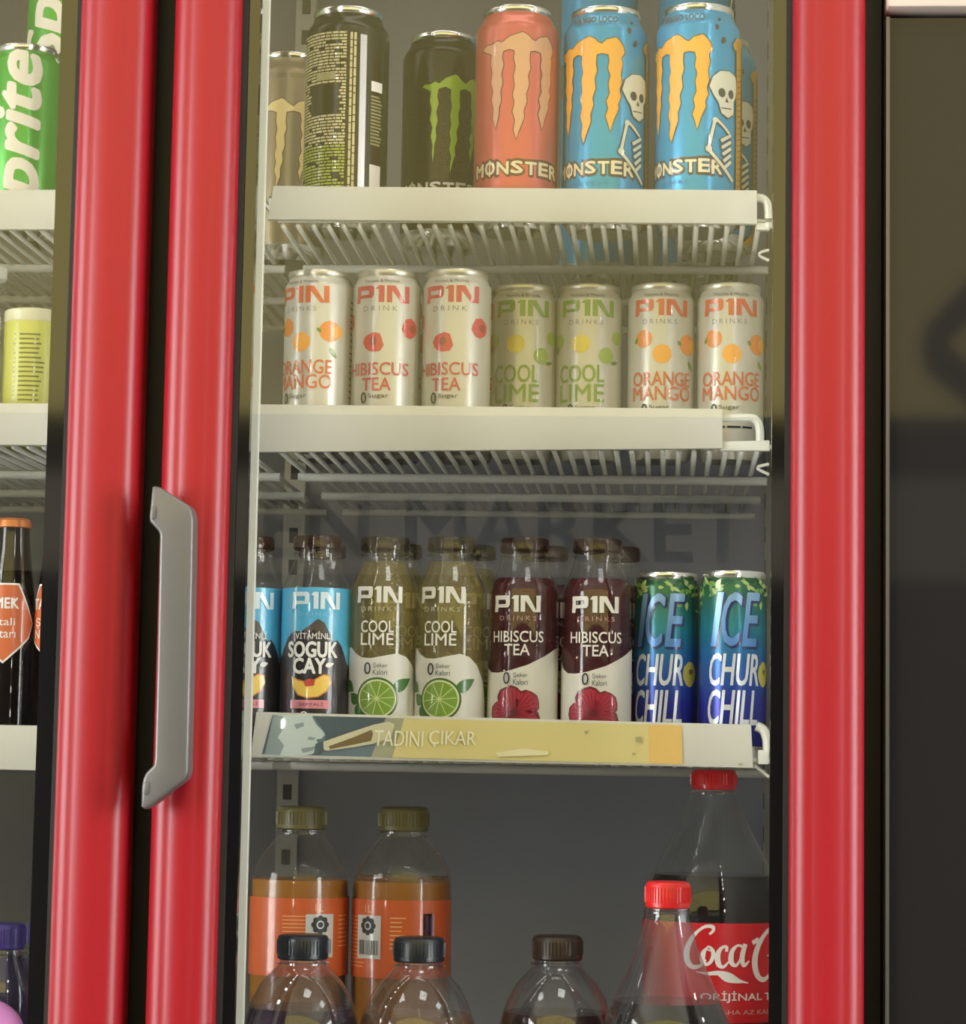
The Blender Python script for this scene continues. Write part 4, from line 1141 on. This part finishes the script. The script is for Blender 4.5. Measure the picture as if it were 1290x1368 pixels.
scr += brush((930, 1295, 1), (944, 1297, 4), (958, 1296, 6), (972, 1299, 7), (985, 1306, 4), (996, 1309, 1)) + brush((958, 1297, 4), (968, 1304, 6), (980, 1307, 4), (994, 1308, 1))
t1 = LU(985, 1327); t2 = LU(1000, 1346)
printed('label', [(rect(-175, k0, 175, k1), lr)], on_cyl(RK), cola2, 5)
printed('label_script', [(scr, lw)], on_cyl(RK), cola2, 4, up=0.0004)
printed('label_lettering', [(text('ORİJİNAL TAT', 74, 8.6, LU(996, 1327)[0], t1[1], bold=0.012), lw), (text('DAHA AZ KALORİ', 62, 4.4, LU(1002, 1346)[0], t2[1], bold=0.01), ink('label_pale', 226, 170, 160))], on_cyl(RK + 0.0003), cola2, 4)
stand(cola2, 952, 1200, YK2, Z4, 0, None, False)

# ================================================================= left compartment
# green cans with a word running up the side
greenM = mat('green_can', rgb(64, 158, 58), 0.26, metal=0.3)
HG = at(38, 56, 0.126).z - Z1; RG = 0.0285
b_gr = make_can('lemonade_can', 'x', 'can', RG, HG, 0.0040, greenM, group='green cans behind the left door')
gt = HG * 1000
wordw = mat('word_grey_white', rgb(222, 214, 200), 0.35)
shadow = ink('word_shadow', 40, 116, 44)
sp_ = text('Sprite', 143, 50, 6, gt - 8 - 71.5, bold=0.03, shear=0.28, rot=pi / 2 - 0.0)
printed('lettering', [([p for p in sp_ if min(y for _, y in p) > 3], wordw)], on_cyl(RG), b_gr, 3)
stand(b_gr, 33, 150, 0.153, Z1, R_(0), 'green can with white upright word, standing in front behind the left door', False)
stand(b_gr, 76, 150, 0.206, Z1, R_(10), 'green can with white upright word, behind the front green can')
g2 = stand(b_gr, 83, 40, 0.206, Z1 + HG + 0.0002, R_(-20), 'green can stacked on another green can, cut by the top of the frame')
# yellow green container and clear bottle
HY = at(42, 417, 0.155).z - Z2; RY = 0.0225
yg = thing('yoghurt_drink_cup', 'yellow green container printed with small lines behind the left door', 'container', (0, 0, 0))
ygm = mat('yellow_green', rgb(196, 196, 92), 0.35); ygp = mat('pale_shoulder', rgb(214, 210, 176), 0.4)
latheo('body', [(0, 0.002), (RY * .85, 0), (RY, 0.004), (RY, HY - 0.012), (RY * 0.98, HY - 0.010)], ygm, yg, 40)
latheo('lid', [(RY * 0.98, HY - 0.0102), (RY * 1.02, HY - 0.009), (RY * 1.0, HY - 0.001), (RY * 0.95, HY), (0, HY)], ygp, yg, 40)
ln = []
q = random.Random(4)
for k in range(15): ln += rect(-5, HY * 1000 - 22 - k * 3.7, -5 + q.uniform(15, 21), HY * 1000 - 20.6 - k * 3.7)
for k in range(15): ln += rect(-10, HY * 1000 - 22 - k * 3.7, -8, HY * 1000 - 20.8 - k * 3.7)
printed('small_print', [(ln, ink('olive_print', 92, 92, 40))], on_cyl(RY), yg, 3)
stand(yg, 43, 480, 0.155, Z2, R_(0), None, False)
HW = at(-8, 357, 0.150).z - Z2
cw = glass_bottle('clear water bottle with pale cap at the left edge of the photo', clear('water', (0.9, 0.93, 0.9), 1.33, 0.02, 0.15, rgb(190, 196, 170)), 0.08, mat('pale_cap', rgb(226, 226, 220), 0.4), None, R=0.0185, H=HW, rn=0.0130)
cw.name = 'water_bottle'; stand(cw, -18, 450, 0.152, Z2, 0, None, False)
# brown nectar bottles
HT = at(24, 694, 0.155).z - Z3; RT = 0.0190
brl = clear('brown_glass', (0.28, 0.20, 0.11), 1.5, 0.04); nect = mat('nectar_dark', rgb(52, 34, 22), 0.3); cop = mat('copper_cap', rgb(196, 116, 56), 0.35, metal=0.3)
tb = thing('nectar_bottle', 'x', 'bottle', (0, 0, 0), 0, 'brown nectar bottles behind the left door')
tp = bprof(RT, HT - 0.004, 0.0125, HT - 0.075, HT - 0.010)
latheo('body', tp, brl, tb, 40, 60); latheo('drink', liquid_prof(tp, HT - 0.060, 0.0015), nect, tb, 36, 50)
latheo('cap', [(0.0128, HT - 0.0075), (0.0142, HT - 0.007), (0.0136, HT - 0.002), (0.0118, HT), (0, HT + 0.0004)], cop, tb, 24, 30)
lo_ = ink('nectar_label', 206, 106, 60); lt = HT * 1000
sh0 = [(-14, lt - 53), (10, lt - 53), (24, lt - 82), (20, lt - 93), (0, lt - 112), (-24, lt - 93), (-28, lt - 82)]
printed('label', [([grow(sh0, 1.4)], WHITE), ([sh0], lo_)], on_cyl(RT), tb, 3)
printed('lettering', [(text('TAMEK', 32, 8, -5, lt - 67, bold=0.03) + text('Şeftali', 27, 8, -5, lt - 82) + text('Nektarı', 28, 7, -5, lt - 90.5), WHITE)], on_cyl(RT + 0.0004), tb, 3)
stand(tb, 15, 800, 0.152, Z3, R_(0), 'brown nectar bottle with orange label, in full view at the left edge', False)
stand(tb, 80, 800, 0.156, Z3, R_(4), 'brown nectar bottle with orange label, mostly behind the door margin')
# purple bottles and a lilac topped one
pur = mat('purple_cap', rgb(54, 40, 118), 0.35); pl = clear('purple_drink', (0.16, 0.08, 0.30), 1.4, 0.05, 0.4, rgb(64, 44, 104))
YP = 0.13; s5 = lambda py: zpx(py, YP, 20)
RP = 0.026
pp = [(0, 0.004), (RP * .8, 0), (RP, 0.008), (RP, s5(1330)), (RP * .9, s5(1305)), (0.0150, s5(1280)), (0.0135, s5(1266)), (0.0135, s5(1250))]
pb = big_bottle('grape_bottle', 'x', pp, pl, s5(1276), pur, 0.0150, s5(1268), s5(1233), 'purple capped bottles behind the left door', PET2)
stand(pb, 6, 1300, YP, Z4, 0, 'purple capped bottle at the lower left edge of the photo', False)
stand(pb, 62, 1300, YP + 0.06, Z4, 0, 'purple capped bottle mostly behind the left door margin')
lb = thing('round_top_bottle', 'bottle with a large round lilac top in the lower left corner', 'bottle', (0, 0, 0))
lil = mat('lilac_plastic', rgb(232, 150, 226), 0.4)
YL = 0.072; zc = zpx(1388, YL, 0)
latheo('body', [(0, 0.003), (0.022, 0), (0.025, 0.006), (0.025, zc - 0.035), (0.016, zc - 0.024), (0.013, zc - 0.02)], PET2, lb, 36)
latheo('round_top', [(0.013, zc - 0.021)] + [(0.0285 * cos(R_(a)), zc + 0.0285 * sin(R_(a))) for a in range(-55, 90, 12)] + [(0, zc + 0.0285)], lil, lb, 36)
stand(lb, -18, 1388, YL, Z4, 0, None, False)
